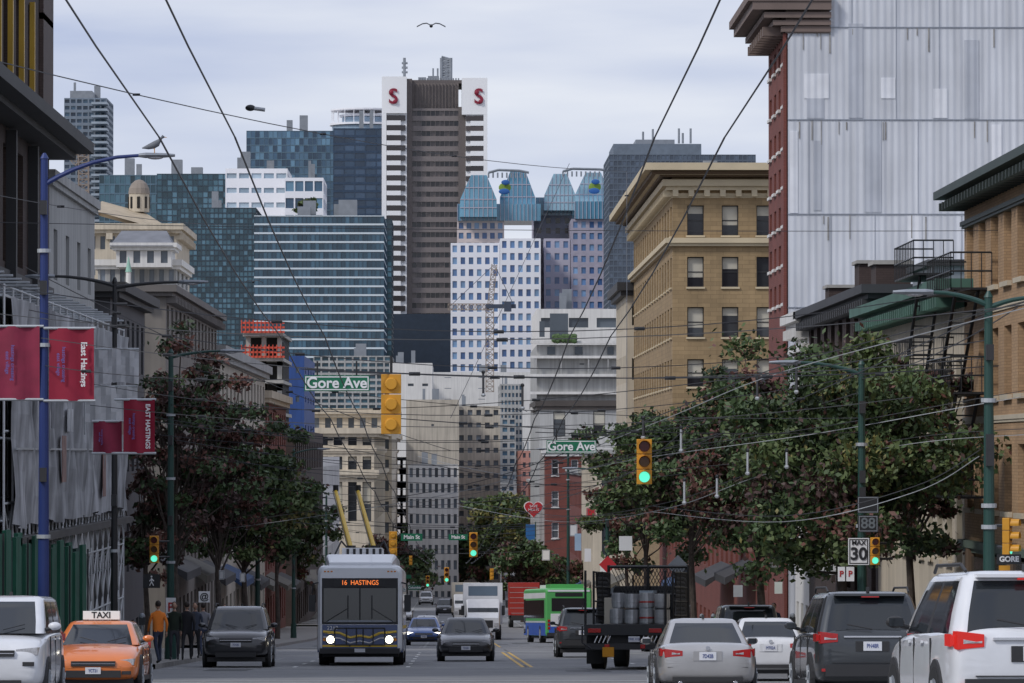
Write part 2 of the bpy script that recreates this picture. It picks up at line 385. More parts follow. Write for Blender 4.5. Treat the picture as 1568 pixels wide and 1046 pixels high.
for l,r,t,b,Dd in[(700,828,312,338,1499),(820,880,302,330,1518),(880,972,308,335,1479)]:
    mb.box(X(l,Dd),X(r,Dd),Dd,Dd+30,Z(b,Dd)+.05,Z(t,Dd),G_cr[2])
    for i in range(int((r-l)/6)): mb.box(X(l+i*6,Dd),X(l+i*6+.8,Dd),Dd-.3,Dd-.01,Z(b,Dd),Z(t,Dd),W_ws)
for l,r,y in[(748,810,264),(862,935,262)]:
    mb.path([W(l,y,1495),W(l+15,y-4,1495),W(r-15,y-3,1495),W(r,y,1495)],.4,M_grey)
    for x in range(l,r,7): mb.cyl(W(x,y,1495),W(x,y+8,1495),.25,M_grey)
mg=mat('emblem_green','#7f9a3c',var=0);mbl=mat('emblem_blue','#2c5fa0',var=0)
for x,y in((773,285),(911,284)):
    mb.ball(W(x,y+2,1490),1.9,.3,1.5,mg); mb.ball(W(x-1,y+8,1489),1.7,.3,.9,mbl); mb.ball(W(x+1,y-6,1489),1.3,.3,.8,mbl)
mb.build('glass_roof_crown')
SK('dark_slab_tower',933,1158,236,1350,50,mat('slab','#56616e',rough=.4),glassset('slabg',['#445060','#4f5c6d','#394453'],.1),9,34,.8,.75,d=.15,gear=0)
mb=MB(); mb.box(X(940,1350),X(1075,1350),1352,1390,Z(236,1350),Z(219,1350),mat('slab2','#6a7582'))
mb.box(X(975,1350),X(1035,1350),1356,1380,Z(219,1350),Z(211,1350),M_grey)
for x in(985,1000,1040,1046,1058): mb.cyl(W(x,219,1360),W(x,random.randint(196,208),1360),.3,M_grey)
mb.build('rooftop_plant')
# ------------------------------------------------ mid-distance
cream=mat('cream_stone','#c6baa6',rough=.8,var=.1,scale=.5,streak=.15)
beige=mat('beige_wall','#b9b1a3',rough=.85,var=.1,scale=.3,streak=.25)
offw=mat('offwhite_wall','#d9d7d3',rough=.8,var=.06,scale=.3,streak=.12)
greyw=mat('grey_wall','#a9a9a7',rough=.85,var=.1,scale=.3,streak=.25)
brick_r=mat('brick_red','#7c463d',rough=.85,kind='brick',var=.12,scale=.5)
brick_d=mat('brick_dark','#463935',rough=.85,kind='brick',var=.2,scale=.8)
brick_t=mat('brick_tan','#b89774',rough=.85,kind='brick',var=.12,scale=.5)
D=600;x1=X(573,D);x0=X(440,D)
bldg('classical_office_building',x0,x1,D,D+260,rz(D)-1,Z(664,D),cream,
  F_=dict(n=6,rowz=[(Z(798,D),Z(738,D)),(Z(719,D),Z(699,D)),(Z(682,D),Z(668,D))],fw=.6,d=.5,frame=M_trim,glass=G_dark,blind=.3),
  R_=dict(n=34,rowz=[(Z(798,D),Z(738,D)),(Z(719,D),Z(699,D)),(Z(682,D),Z(668,D))],fw=.55,d=.5),
  corn=[(Z(664,D),.9,.7,cream),(Z(691,D),.3,.4,cream),(Z(727,D),.6,.6,cream)],gear=0)
bldg('classical_office_building',X(440,700),X(600,700),700,760,rz(700),Z(632,700),cream,F_=dict(n=9,m=9,fw=.5,fh=.5,d=.4),R_=dict(n=9,m=9,fw=.5,fh=.5),corn=[(Z(634,700),.8,.8,cream)])
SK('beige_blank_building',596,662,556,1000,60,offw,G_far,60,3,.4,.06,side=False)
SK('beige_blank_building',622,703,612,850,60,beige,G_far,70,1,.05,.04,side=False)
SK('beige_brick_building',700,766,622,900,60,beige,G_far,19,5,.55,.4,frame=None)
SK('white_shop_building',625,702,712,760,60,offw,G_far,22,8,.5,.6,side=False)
SK('slender_tower',766,800,588,1100,50,greyw,G_blue,11,6,.6,.55)
SK('offwhite_building',660,815,570,1250,50,offw,G_win,16,3,.2,.05)
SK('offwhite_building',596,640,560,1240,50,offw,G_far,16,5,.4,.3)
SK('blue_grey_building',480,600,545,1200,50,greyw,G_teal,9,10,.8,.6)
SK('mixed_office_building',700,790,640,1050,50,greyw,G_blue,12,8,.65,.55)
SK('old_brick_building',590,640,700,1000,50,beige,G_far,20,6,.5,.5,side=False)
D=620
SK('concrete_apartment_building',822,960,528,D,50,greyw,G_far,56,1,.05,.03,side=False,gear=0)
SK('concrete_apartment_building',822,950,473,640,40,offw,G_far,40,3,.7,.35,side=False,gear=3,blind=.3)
mb=MB()
for y in(522,545,573,600,624):
    mb.box(X(812,D),X(962,D),D-1.2,D-.01,Z(y+4,D),Z(y,D),offw)
for x in(818,858,900,930): mb.box(X(x,D),X(x+2,D),D-1.1,D-.8,Z(573,D),Z(547,D),greyw)
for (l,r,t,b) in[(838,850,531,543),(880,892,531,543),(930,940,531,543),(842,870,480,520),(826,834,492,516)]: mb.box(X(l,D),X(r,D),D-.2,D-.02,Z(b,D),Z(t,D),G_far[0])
bush=mat('bush_leaves',(.07,.12,.04),var=.4,scale=3)
for i in range(60): mb.ball(W(random.uniform(848,880),random.uniform(514,523),D-1.5),.35,.35,.3,bush,6,4)
mb.build('concrete_balconies')
bldg('red_brick_building',X(835,590),X(955,590),590,650,rz(590),Z(692,590),brick_r,F_=dict(n=4,m=5,fw=.35,fh=.5,frame=M_white,glass=G_dark,sill=offw),L_=dict(n=10,m=5,fw=.4,fh=.5),corn=[(Z(694,590),.4,.6,offw)])
bldg('grey_shop_building',X(826,596),X(948,596),596,640,rz(596),Z(618,596),greyw,F_=dict(n=2,rowz=[(Z(668,596),Z(630,596))],fw=.3,frame=M_trim,glass=G_dark,blind=.6),corn=[(Z(622,596),.5,.7,mat('dk_corn','#4a4440'))])
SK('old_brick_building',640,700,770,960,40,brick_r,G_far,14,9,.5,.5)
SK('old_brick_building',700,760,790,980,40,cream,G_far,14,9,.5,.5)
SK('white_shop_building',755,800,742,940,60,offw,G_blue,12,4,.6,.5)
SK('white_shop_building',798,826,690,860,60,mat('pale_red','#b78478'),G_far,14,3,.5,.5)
# left mid buildings
bldg('stone_bank_building',-34,FL,215,262,rz(205)-1,Z(470,240),mat('taupe_wall','#7b756e',var=.15,streak=.2),F_=dict(n=7,m=5,fw=.4,fh=.5),R_=dict(n=14,m=5,fw=.5,fh=.6,frame=M_trim),corn=[(Z(473,240),.5,.3,mat('taupe_corn','#6f6a66'),1.2)],gear=2)
bldg('brick_shop_building',-30,FL,262,330,rz(262)-1,Z(560,300),beige,F_=dict(n=6,m=4,fw=.4,fh=.5),R_=dict(n=14,m=4,fw=.5,fh=.55),corn=[(Z(562,300),.5,.5,greyw)])
bldg('brick_shop_building',-34,FL,330,372,rz(330)-1,Z(610,340),brick_r,F_=dict(n=7,m=4,fw=.4,fh=.5),R_=dict(n=9,m=4,fw=.5,fh=.55),corn=[(Z(612,340),.5,.5,cream)])
bldg('brick_shop_building',-36,FL,392,480,rz(392)-1,Z(660,420),brick_d,F_=dict(n=7,m=4,fw=.4,fh=.5),R_=dict(n=16,m=4,fw=.5,fh=.55))
bldg('white_shop_building',-38,FL-.2,480,560,rz(480)-1,Z(700,500),offw,F_=dict(n=9,m=4,fw=.4,fh=.5),R_=dict(n=16,m=4,fw=.5,fh=.55))
D=520
bldg('blue_wrapped_building',X(404,D),X(466,D),D,D+40,rz(D),Z(545,D),mat('tarp_blue','#2a4a86',rough=.6,var=.15,streak=.2),F_=dict(n=3,m=9,fw=.25,fh=.2,d=.1),R_=dict(n=4,m=9,fw=.3,fh=.2))
mb=MB();org=mat('safety_orange','#c8503a',rough=.7,var=.2,scale=2);Dd=470
for k,y in enumerate((510,548,582,632,680,730,780)):
    mb.box(X(372,Dd),X(434,Dd),Dd,Dd+25,Z(y+5,Dd),Z(y,Dd),M_conc)
    for x in(376,400,424): mb.box(X(x,Dd),X(x+7,Dd),Dd+1,Dd+2,Z(y+50,Dd),Z(y+5.05,Dd),M_conc)
    if k<2:
        for yy in(0,7,14): mb.box(X(370,Dd),X(436,Dd),Dd-.25,Dd-.15,Z(y-yy,Dd),Z(y-yy-3,Dd),org)
        for x in range(370,436,6): mb.cyl(W(x,y,Dd-.3),W(x,y-20,Dd-.3),.05,org)
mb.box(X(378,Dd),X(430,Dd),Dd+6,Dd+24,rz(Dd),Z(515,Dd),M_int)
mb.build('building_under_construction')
cop=mat('copper_green','#8db5a4',rough=.7,var=.15,scale=1)
mb=MB();D=380
def dome(cx,cy,D,r,hd,m,drum,lant=True):
    c=W(cx,cy,D); mb.cyl(c-Vector((0,0,drum)),c,r*.96,offw,n=20); mb.cyl(c,c+Vector((0,0,.4)),r*1.1,m,n=20)
    rings=[[c+Vector((r*math.cos(a)*math.cos(2*math.pi*i/20),r*math.cos(a)*math.sin(2*math.pi*i/20),.4+hd*math.sin(a))) for i in range(20)] for a in [0,.25,.5,.75,1,1.25,1.45]]
    mb.loft(rings,m)
    for i in range(8):
        a=2*math.pi*i/8; p=c+Vector((math.cos(a)*r*.98,math.sin(a)*r*.98,-.1)); mb.box(p.x-.15,p.x+.15,p.y-.15,p.y+.15,p.z-drum*.8,p.z-.1,M_int)
    if lant:
        t=c+Vector((0,0,hd+.3)); mb.cyl(t,t+Vector((0,0,1.2)),r*.22,offw,n=10); mb.cyl(t+Vector((0,0,1.2)),t+Vector((0,0,2.4)),r*.28,m,.02,n=10)
dome(197,470,380,.9,1.2,cop,2.6); dome(222,535,385,2.2,1.3,cop,1.5,False)
bldg('x',X(150,390),X(330,390),388,420,rz(390),Z(540,390),offw,F_=dict(n=9,m=6,fw=.4,fh=.5),build=False,mb=mb)
mb.build('domed_civic_building')
mb=MB();D=650;slate=mat('slate','#75777d',rough=.8,var=.15)
bldg('x',X(150,D),X(270,D),D,D+30,rz(D),Z(405,D),greyw,F_=dict(n=8,m=14,fw=.5,fh=.6),R_=dict(n=3,m=14,fw=.5,fh=.6),build=False,mb=mb,corn=[(Z(407,D),.8,.8,offw)])
bldg('x',X(178,D-4),X(262,D-4),D-4,D+6,Z(411,D),Z(380,D),offw,F_=dict(n=4,m=1,fw=.5,fh=.6,d=.3),build=False,mb=mb,corn=[(Z(381,D),.8,.6,offw)])
x0,x1=X(172,D),X(268,D);zb,zt=Z(379,D),Z(353,D);xm=(x0+x1)/2
mb.add([(x0,D-5,zb),(x1,D-5,zb),(x1,D+8,zb),(x0,D+8,zb),(xm-3,D+1,zt),(xm+3,D+1,zt)],[(0,1,5,4),(1,2,5),(2,3,4,5),(3,0,4)],slate)
mb.build('mansard_roof_building')
mb=MB();D=800
bldg('x',X(135,D),X(270,D),D,D+40,rz(D),Z(352,D),cream,F_=dict(n=9,m=14,fw=.5,fh=.5),build=False,mb=mb,corn=[(Z(352,D),1.2,1,cream,3)])
x0,x1=X(140,D),X(274,D);zb,zt=Z(350,D),Z(322,D)
tl=mat('tan_lattice','#b3a48c',var=.15)
mb.add([(x0,D-1,zb+3),(x1,D-1,zb-1),(x1,D+20,zb-1),(x0,D+20,zb+3),(x0+1,D+10,zt+2),(x1-6,D+10,zt)],[(0,1,5,4),(1,2,5),(2,3,4,5),(3,0,4)],tl)
c=W(213,325,D+10)
mb.cyl(c,c+Vector((0,0,3)),1.7,cream,n=14)
for k in range(8):
    a=k*math.pi/4; mb.box(c.x+math.cos(a)*1.6-.25,c.x+math.cos(a)*1.6+.25,c.y+math.sin(a)*1.6-.2,c.y+math.sin(a)*1.6+.2,c.z+.6,c.z+2.5,M_int)
mb.loft([[c+Vector((1.8*math.cos(a)*math.cos(i*.449),1.8*math.cos(a)*math.sin(i*.449),3+2.4*math.sin(a))) for i in range(14)] for a in(0,.4,.8,1.2,1.5)],mat('dome_taupe','#8a7f74'))
mb.build('cupola_building')
# ------------------------------------------------ cranes
def lattice(mb,p,q,w,m,n,r=.12):
    p=Vector(p);q=Vector(q);d=(q-p).normalized();a=d.cross(Vector((0,1,0)));
    if a.length<.1:a=Vector((1,0,0))
    a.normalize();b=d.cross(a).normalized();L=(q-p).length
    cs=[(-1,-1),(1,-1),(1,1),(-1,1)]
    pt=lambda k,t:p+(q-p)*t+a*cs[k][0]*w/2+b*cs[k][1]*w/2
    for k in range(4): mb.cyl(pt(k,0),pt(k,1),r,m,n=4)
    for i in range(n):
        for k in range(4):
            mb.cyl(pt(k,i/n),pt((k+1)%4,(i+1)/n),r*.7,m,n=4); mb.cyl(pt(k,i/n),pt((k+1)%4,i/n),r*.7,m,n=4)
crm=mat('crane_tan','#94867a',rough=.6,var=.1);crd=mat('crane_dark','#3f4757',rough=.6)
mb=MB();D=1150
lattice(mb,W(750,600,D),W(750,470,D),1.8,crm,16,.13)
lattice(mb,W(686,470,D),W(752,470,D),1.4,crm,12,.12); lattice(mb,W(750,474,D),W(757,405,D),1.2,crm,9,.12)
mb.box(X(744,D),X(790,D),D-1.0,D+1.0,Z(472,D),Z(466,D),crd); mb.box(X(772,D),X(783,D),D-1.6,D+1.6,Z(477,D),Z(462,D),crd)
mb.cyl(W(757,405,D),W(786,466,D),.1,crd,n=4); mb.cyl(W(757,405,D),W(690,468,D),.08,crd,n=4)
mb.build('tower_crane')
mb=MB();D=900
lattice(mb,W(128,420,D),W(128,215,D),1.8,crm,24,.14); lattice(mb,W(112,250,D),W(140,218,D),1.2,crm,6,.12)
mb.build('construction_crane')
# ------------------------------------------------ right side near buildings
zt=Z(292,138)
stn=mat('sill_stone','#c4b9a4')
bldg('tan_brick_building',FR,FR+22,92,138,rz(100)-1.5,zt,brick_t,
  L_=dict(n=15,rowz=[(-.0,1.75),(3.05,4.85),(6.0,7.9)],fw=.55,d=.28,frame=mat('win_frame_br','#6b4a35'),sill=stn,glass=G_dark,blind=.5),
  corn=[(-1.1,.2,.2,mat('belt_green','#5c6a60')),(zt-.22,.8,.22,mat('cornice_green','#33423e',rough=.6),.75,mat('cornice_br','#27322f')),(zt-1.0,.12,.12,mat('cornice_green','#33423e')),(5.35,.06,.12,stn),(2.4,.06,.12,stn)])
mb=MB()
for i in range(8):
    y=96+i*5; mb.box(FR-.12,FR-.005,y,y+4.2,rz(y)+.5,rz(y)+3,G_dark[0]); mb.box(FR-.2,FR-.01,y+4.25,y+4.95,rz(y)+.1,rz(y)+3.2,mat('pilaster','#6d5a49'))
mb.build('storefront_windows')
gc=mat('green_cornice','#4a6c60',rough=.7,var=.2)
zt=Z(462,152)
bldg('cream_shop_building',FR,FR+24,138.1,166,rz(150)-2,zt,cream,L_=dict(n=10,rowz=[(-1.6,.4),(1.8,4.2)],fw=.55,d=.3,frame=gc,glass=G_dark,sill=cream),F_=dict(n=4,m=3,fw=.3,fh=.4),corn=[(zt-.1,.9,.3,gc,.7),(1.1,.3,.3,gc)])
mb=MB();zt2=Z(412,160); mb.box(FR+1.0,FR+4.5,157,164,zt+.25,zt2,M_grey); mb.box(FR+.8,FR+4.7,156.8,164.2,zt2,zt2+.2,M_trim)
mb.build('rooftop_penthouse')
zt=Z(462,185)
bldg('old_brick_building',FR,FR+20,166.1,198,rz(180)-2,zt,brick_d,L_=dict(n=9,m=4,fw=.5,fh=.6),F_=dict(n=1,m=1,fw=.1,fh=.1),corn=[(zt-.3,.6,.3,mat('corn_blk','#3c3d40'),.9)])
mb=MB()
for y,h,w in((169,.8,1.2),(176,1.1,1.8),(190,.7,1.0)): mb.box(FR+.2,FR+.2+w,y,y+2,zt,zt+h,brick_d); mb.box(FR+.1,FR+.3+w,y-.1,y+2.1,zt+h,zt+h+.12,M_conc)
mb.build('brick_chimney')
zt=Z(486,200)
bldg('ornate_white_building',FR,FR+14,198.1,206,rz(200)-1,zt,offw,L_=dict(n=3,m=4,fw=.5,fh=.6,frame=gc),corn=[(zt-.2,.6,.4,offw,.8),(zt-1.4,.3,.3,offw)])
# metal clad building
D0=211;zt=Z(-30,D0);corr=mat('corrugated_cladding','#cdd0d6',rough=.5,metal=.0,var=.10,scale=.3,streak=.17,kind='corr')
mb=MB();x0=FR;x1=FR+30
bldg('x',x0,x1,D0,D0+12,rz(D0)-1,zt,brick_r,L_=dict(n=4,rowz=[(Z(y+32,D0),Z(y,D0)) for y in(430,370,310,250,190,125,60)],fw=.45,d=.25,frame=offw,sill=offw,glass=G_dark),build=False,mb=mb)
mb.box(x0+.05,x1,D0-.14,D0-.004,rz(D0),zt,corr)
seam=mat('panel_seam','#878d97',rough=.5)
for y in(182,327,470,40): mb.box(x0+.03,x1,D0-.18,D0-.145,Z(y+1.5,D0),Z(y,D0),seam)
seam2=mat('panel_seam_light','#a6abb4',rough=.5)
for k in range(30):
    xx=x0+.9+k*.95+random.uniform(-.05,.05); ya,yb=random.choice([(-30,181),(183,326),(328,470)]); mb.box(xx,xx+.03,D0-.17,D0-.143,Z(yb,D0),Z(ya,D0),seam2)
lt=mat('patch_light','#dcdee3',rough=.5,var=.1,scale=1,kind='corr'); dkp=mat('patch_dark','#b4b8c0',rough=.5,var=.12,kind='corr')
for (l,r,t,b,m) in[(1232,1270,112,150,lt),(1236,1262,150,181,dkp),(1350,1372,118,150,lt),(1430,1452,135,180,lt),(1325,1350,185,325,dkp),(1300,1322,35,180,dkp),(1210,1222,200,326,lt),(1390,1412,330,410,lt),(1478,1500,60,181,dkp),(1520,1535,190,326,lt),(1246,1258,215,322,dkp)]:
    mb.box(X(l,D0),X(r,D0),D0-.172,D0-.141,Z(b,D0),Z(t,D0),m)
stm=mat('wall_stain','#8f8c88',var=.3,scale=3)
for k in range(26):
    l=random.uniform(1208,1560);t=random.choice([183,328,41])+random.uniform(0,4);mb.box(X(l,D0),X(l+random.uniform(1,2.2),D0),D0-.1735,D0-.1425,Z(t+random.uniform(8,40),D0),Z(t,D0),stm)
cb=mat('corner_cornice','#75665f',rough=.8,var=.15)
for k,(z,o,h) in enumerate([(Z(48,D0),.25,.25),(Z(38,D0),.6,.22),(Z(27,D0),1.0,.25),(Z(15,D0),1.5,.4),(Z(2,D0),1.7,.35)]): mb.box(x0-o,x0+1.9,D0-o*.3-.2,D0+12+o,z,z+h-.01,cb)
mb.box(x0-.05,x0+1.85,D0-.22,D0-.2,Z(50,D0),zt,cb)
for k in range(9): mb.box(x0-1.0,x0-.02,D0+.4+k*1.3,D0+.8+k*1.3,Z(38,D0)-.4,Z(38,D0)-.01,cb)
mb.box(x0-.14,x0-.01,D0-.1,D0+.5,rz(D0),Z(50,D0),brick_r)
mb.build('metal_clad_building')
# sandstone building
D0=341;sand=mat('sandstone_brick','#9f8764',rough=.85,kind='brick',kp=(.9,.3,.02),var=.1,scale=.4,streak=.12);sst=mat('sand_trim','#c4b598',rough=.8,var=.08)
rowz=[(Z(y+h,D0),Z(y,D0)) for y,h in((625,42),(550,42),(470,46),(393,46),(314,46))]
zt=Z(266,D0);xw=X(1030,D0)
bldg('sandstone_building',xw,xw+15,D0,D0+72,rz(D0)-1,zt,sand,F_=dict(n=6,rowz=rowz,fw=.48,ml=.4,mr=.1,d=.35,frame=M_trim,sill=sst,blind=.7,glass=G_dark),
 L_=dict(n=16,rowz=rowz,fw=.5,d=.4,frame=M_trim,sill=sst,blind=.3),
 corn=[(Z(262,D0),2.0,.5,sst),(Z(268,D0),1.5,.25,mat('corn_brown','#5a4630')),(Z(285,D0),.7,.45,sst,1.1),(Z(372,D0),.5,.35,sst),(Z(300,D0),.12,.2,sst)],gear=1)
bldg('sandstone_building_wing',xw-.6,xw+1,D0+73,D0+98,rz(D0)-1,Z(440,D0+73),cream,F_=dict(n=1,m=6,fw=.4,fh=.4),L_=dict(n=14,m=6,fw=.5,fh=.5),corn=[(Z(445,D0+73),.8,.7,M_trim)])
bldg('brick_shop_building',FR,FR+20,223.5,340,rz(300)-1,Z(640,300),brick_r,L_=dict(n=26,m=3,fw=.5,fh=.5,frame=M_white),F_=dict(n=6,m=3,fw=.4,fh=.5))
for k,(a,b,t,m) in enumerate([(465,505,690,cream),(505,560,720,brick_r),(660,740,725,offw),(740,850,740,brick_r)]):
    bldg('shop_building',FR-1,FR+16,a,b,rz(a)-1,Z(t,a),m,F_=dict(n=5,m=3,fw=.5,fh=.5),L_=dict(n=10,m=3,fw=.5,fh=.5),corn=[(Z(t,a)-.3,.4,.4,greyw)])
def fire_escape(y0,y1,ztop,n,wd):
    mb=MB()
    for fl in range(n):
        z=ztop-fl*2.8
        mb.box(FR-wd,FR-.02,y0,y1,z,z+.06,M_blk)
        for h in(.5,1.0): mb.cyl((FR-wd,y0,z+h),(FR-wd,y1,z+h),.025,M_blk); mb.cyl((FR-wd,y0,z+h),(FR,y0,z+h),.025,M_blk); mb.cyl((FR-wd,y1,z+h),(FR,y1,z+h),.025,M_blk)
        for k in range(int((y1-y0)*2)+1): mb.cyl((FR-wd,y0+k*.5,z),(FR-wd,y0+k*.5,z+1),.018,M_blk,n=4)
        for k in range(5): mb.cyl((FR-wd+k*wd/4,y0,z),(FR-wd+k*wd/4,y0,z+1),.018,M_blk,n=4)
        if fl<n-1:
            for s in(0,.6): mb.cyl((FR-.3-s,y0+.6,z),(FR-.3-s,y1-.8,z-2.8),.05,M_blk)
            for k in range(10):
                t=k/10; yy=y0+.6+(y1-1.4-y0)*t; mb.cyl((FR-.3,yy,z-2.8*t),(FR-.9,yy,z-2.8*t),.03,M_blk,n=4)
    mb.build('fire_escape')
fire_escape(131,137.5,5.9,3,1.1); fire_escape(141,147,Z(430,146),3,1.15)
# ------------------------------------------------ left near buildings
yf=mat('yellow_frame','#b7922b',rough=.5)
bldg('dark_brick_building',FL-25,FL,112,152.5,rz(140)-2,22,brick_d,R_=dict(n=9,rowz=[(1.5,3.2),(4.6,6.3),(6.9,10.2),(11.9,14.8),(15.6,18.5)],fw=.6,d=.3,mr=4.5,glass=G_dark,frame=yf),
  corn=[(10.9,1.3,.35,mat('ledge_dark','#3a3a3a')),(6.45,.15,.2,M_trim)])
mb=MB()
for z in(11.9,15.6):
    mb.box(FL+.01,FL+.14,148.6,152.3,z-.9,z+3,mat('brick_lt','#54443e',kind='brick'))
for k in range(5): mb.box(FL+.01,FL+.3,116+k*7.2,116.4+k*7.2,-3,10.6,M_trim)
for k in range(8): mb.box(FL+.01,FL+.16,120+k*3.6,120.25+k*3.6,11.6,14.9,yf)
mb.build('facade_pilasters')
bldg('grey_concrete_building',FL-20,FL,152.6,172,rz(160)-2,Z(302,165),greyw,R_=dict(n=4,rowz=[(1.5,3.0),(4.2,5.8),(7.0,8.6)],fw=.3,d=.3,glass=G_dark),F_=None,corn=[(Z(306,165),.2,.3,greyw)])
bldg('dark_corner_building',FL-20,FL,180,200,rz(180)-2,Z(440,180),mat('charcoal','#4b4a4d',var=.15),R_=dict(n=7,m=4,fw=.5,fh=.5),corn=[(Z(447,180),.6,.35,M_trim)])
bldg('brick_shop_building',FL-25,FL,40,105,rz(100)-2,2.6,brick_d,R_=dict(n=12,m=2,fw=.6,fh=.5))
mb=MB();net=mat('scaffold_netting','#a3a4a7',rough=.8,var=.42,scale=.7,streak=.45)
sx0,sx1=FL+.1,FL+1.75
ysc=[118+i*2.4 for i in range(19)]
wpipe=mat('pipe_white','#c9cbcd',rough=.5,var=.1)
for y in ysc:
    for x in(sx0,sx1): mb.cyl((x,y,rz(y)),(x,y,5.6),.03,wpipe)
    for k in range(5):
        z=rz(140)+2.5+k*2; mb.cyl((sx0,y,z),(sx1,y,z),.03,M_galv)
for k in range(6):
    z=-3.2+k*1.75
    for x in(sx0,sx1): mb.cyl((x,118,z),(x,ysc[-1],z),.03,M_galv)
for i,y in enumerate(ysc[:-1]):
    for k in range(3):
        z=-4.5+k*1.6; mb.cyl((sx1,y,z),(sx1,y+2.4,z+1.6),.025,wpipe,n=5); mb.cyl((sx1,y+2.4,z),(sx1,y,z+1.6),.025,wpipe,n=5)
    mb.cyl((sx0,y,-3),(sx1,y,-1.4),.022,M_galv,n=5)
n=70;ya,yb=119,161.2
vs=[];fs=[];rows_=8
for i in range(n+1):
    y=ya+(yb-ya)*i/n
    for j in range(rows_+1):
        z=-.2+5.5*j/rows_; vs.append((sx1+.12+.1*math.sin(i*1.7)+.06*math.sin(i*.6+j*1.3)+.03*random.random(),y,z-.15*abs(math.sin(i*.35))*(1-j/rows_)))
for i in range(n):
    for j in range(rows_): a=i*(rows_+1)+j; fs.append((a,a+rows_+1,a+rows_+2,a+1))
mb.add(vs,fs,net)
mb.box(sx0,sx1+.3,118,161.3,-.75,-.55,mat('deck_dark','#4c4a48',var=.2)); mb.box(sx0,sx1,118,161.3,5.3,5.36,M_galv)
for z in(1.6,3.4): mb.box(sx1+.2,sx1+.25,119,161.2,z,z+.05,M_galv)
# reddish plaster tarp patches seen through the net
for k in range(9):
    y=random.uniform(122,156); z=random.uniform(.2,3.2); mb.box(sx1+.24,sx1+.26,y,y+random.uniform(.6,2),z,z+random.uniform(.5,1.5),mat('tarp_patch%d'%(k%3),['#8b6f68','#b9babc','#74757a'][k%3],var=.3,scale=2))
mb.build('scaffolding')
mb=MB();hg=mat('hoarding_green','#1f5a45',rough=.8,var=.25,scale=1,streak=.2);hg2=mat('hoarding_dark','#143c33',rough=.8,var=.2)
i=0;y=100
while y<140:
    o=.08*(i%2); mb.box(FL+1.95+o,FL+2.05+o,y,y+1.3,rz(y)+.14,rz(y)+3.25+.12*(i%3),hg if i%4 else hg2)
    if i%5==0: mb.box(FL+2.16,FL+2.2,y,y+.06,rz(y)+.1,rz(y)+3.4,M_blk)
    y+=1.32;i+=1
mb.build('construction_hoarding')
# ------------------------------------------------ trees
leafM={k:mat('leaf_'+k,c,rough=.6,var=0) for k,c in dict(g1=(.062,.105,.036),g2=(.105,.145,.05),g3=(.033,.055,.022),r1=(.14,.06,.045),r2=(.078,.042,.037),y1=(.22,.2,.065)).items()}
def tree(name,x,D,ztop,zc0,rx,palette,n=60,lp=280,ls=.13,seed=1,ry=None,cx=0):
    r=np.random.default_rng(seed); base=Vector((x,D,rz(D)+.1)); ry=ry or rx
    zc=(ztop+zc0)/2; rzz=(ztop-zc0)/2
    mb=MB(); mb.path([base,base+Vector((.05,0,1.2)),base+Vector((-.04,.05,(zc0-base.z)*.8+.8)),Vector((x+cx*.5,D,zc))],.2*rx/4+.06,M_tree,n=9,r2=.07)
    cl=[]
    while len(cl)<n:
        p=r.uniform(-1,1,3); q=np.linalg.norm(p)
        if q>1 or (q<.35 and r.random()<.7): continue
        if p[2]<-.5 and r.random()<.4: continue
        p=p*(1+.18*math.sin(5*math.atan2(p[1],p[0])+seed)+.12*r.standard_normal())
        cl.append(np.array([x+cx+p[0]*rx,D+p[1]*ry,zc+p[2]*rzz*.95]))
    V=[];Mi=[];names=list(palette.keys());pr=np.array(list(palette.values()));pr=pr/pr.sum()
    for c in cl:
        st=Vector((x+cx*.4,D,zc0+ (zc-zc0)*r.uniform(0,1.2))); e=Vector(c); mid=(st+e)/2+Vector((0,0,-.2))
        mb.path([st,mid,e],.05,M_tree,n=5,r2=.015)
        rc=r.uniform(.5,1.05)*rx/4.2; m=int(lp*r.uniform(.6,1.3))
        pos=c+r.standard_normal((m,3))*np.array([rc,rc,rc*.6])*.62
        a=r.standard_normal((m,3));a/=np.linalg.norm(a,axis=1)[:,None];b=np.cross(a,r.standard_normal((m,3)));b/=np.linalg.norm(b,axis=1)[:,None]
        s=ls*r.uniform(.6,1.3,(m,1))
        q=np.stack([pos-a*s,pos-b*s*.55,pos+a*s,pos+b*s*.55],1); V.append(q)
        k=r.choice(len(names),p=pr); mi=np.where(r.random(m)<.65,k,r.choice(len(names),m,p=pr)); Mi.append(mi)
    V=np.concatenate(V);Mi=np.concatenate(Mi);nq=len(V)
    me=bpy.data.meshes.new('foliage'); me.vertices.add(nq*4); me.vertices.foreach_set('co',V.reshape(-1)); me.loops.add(nq*4); me.loops.foreach_set('vertex_index',np.arange(nq*4)); me.polygons.add(nq); me.polygons.foreach_set('loop_start',np.arange(nq)*4); me.polygons.foreach_set('loop_total',np.full(nq,4))
    for k in names: me.materials.append(leafM[k])
    me.polygons.foreach_set('material_index',Mi.astype(np.int32)); me.update(); me.validate()
    t=mb.build(name); fo=bpy.data.objects.new('foliage',me); bpy.context.scene.collection.objects.link(fo); fo.parent=t
    return t
PG=dict(g1=4,g2=3,g3=2.4,r1=1,r2=.8,y1=.4);PR=dict(r2=4,r1=2.2,g3=2.6,g1=1.5)
PGR=dict(g1=2.5,g2=1.8,g3=2.6,r1=2.2,r2=1.8)
tree('maple_tree',X(1290,128),128,Z(508,128),Z(890,128),3.1,PG,100,360,.10,3)
tree('maple_tree',X(1400,136),137,Z(545,136),Z(860,136),1.8,PGR,50,320,.10,9)
tree('maple_tree',X(1165,165),165,Z(570,165),Z(885,165),2.7,PGR,80,320,.11,4)
tree('maple_tree',X(1060,195),195,Z(600,195),Z(855,195),2.6,PG,60,320,.13,5)
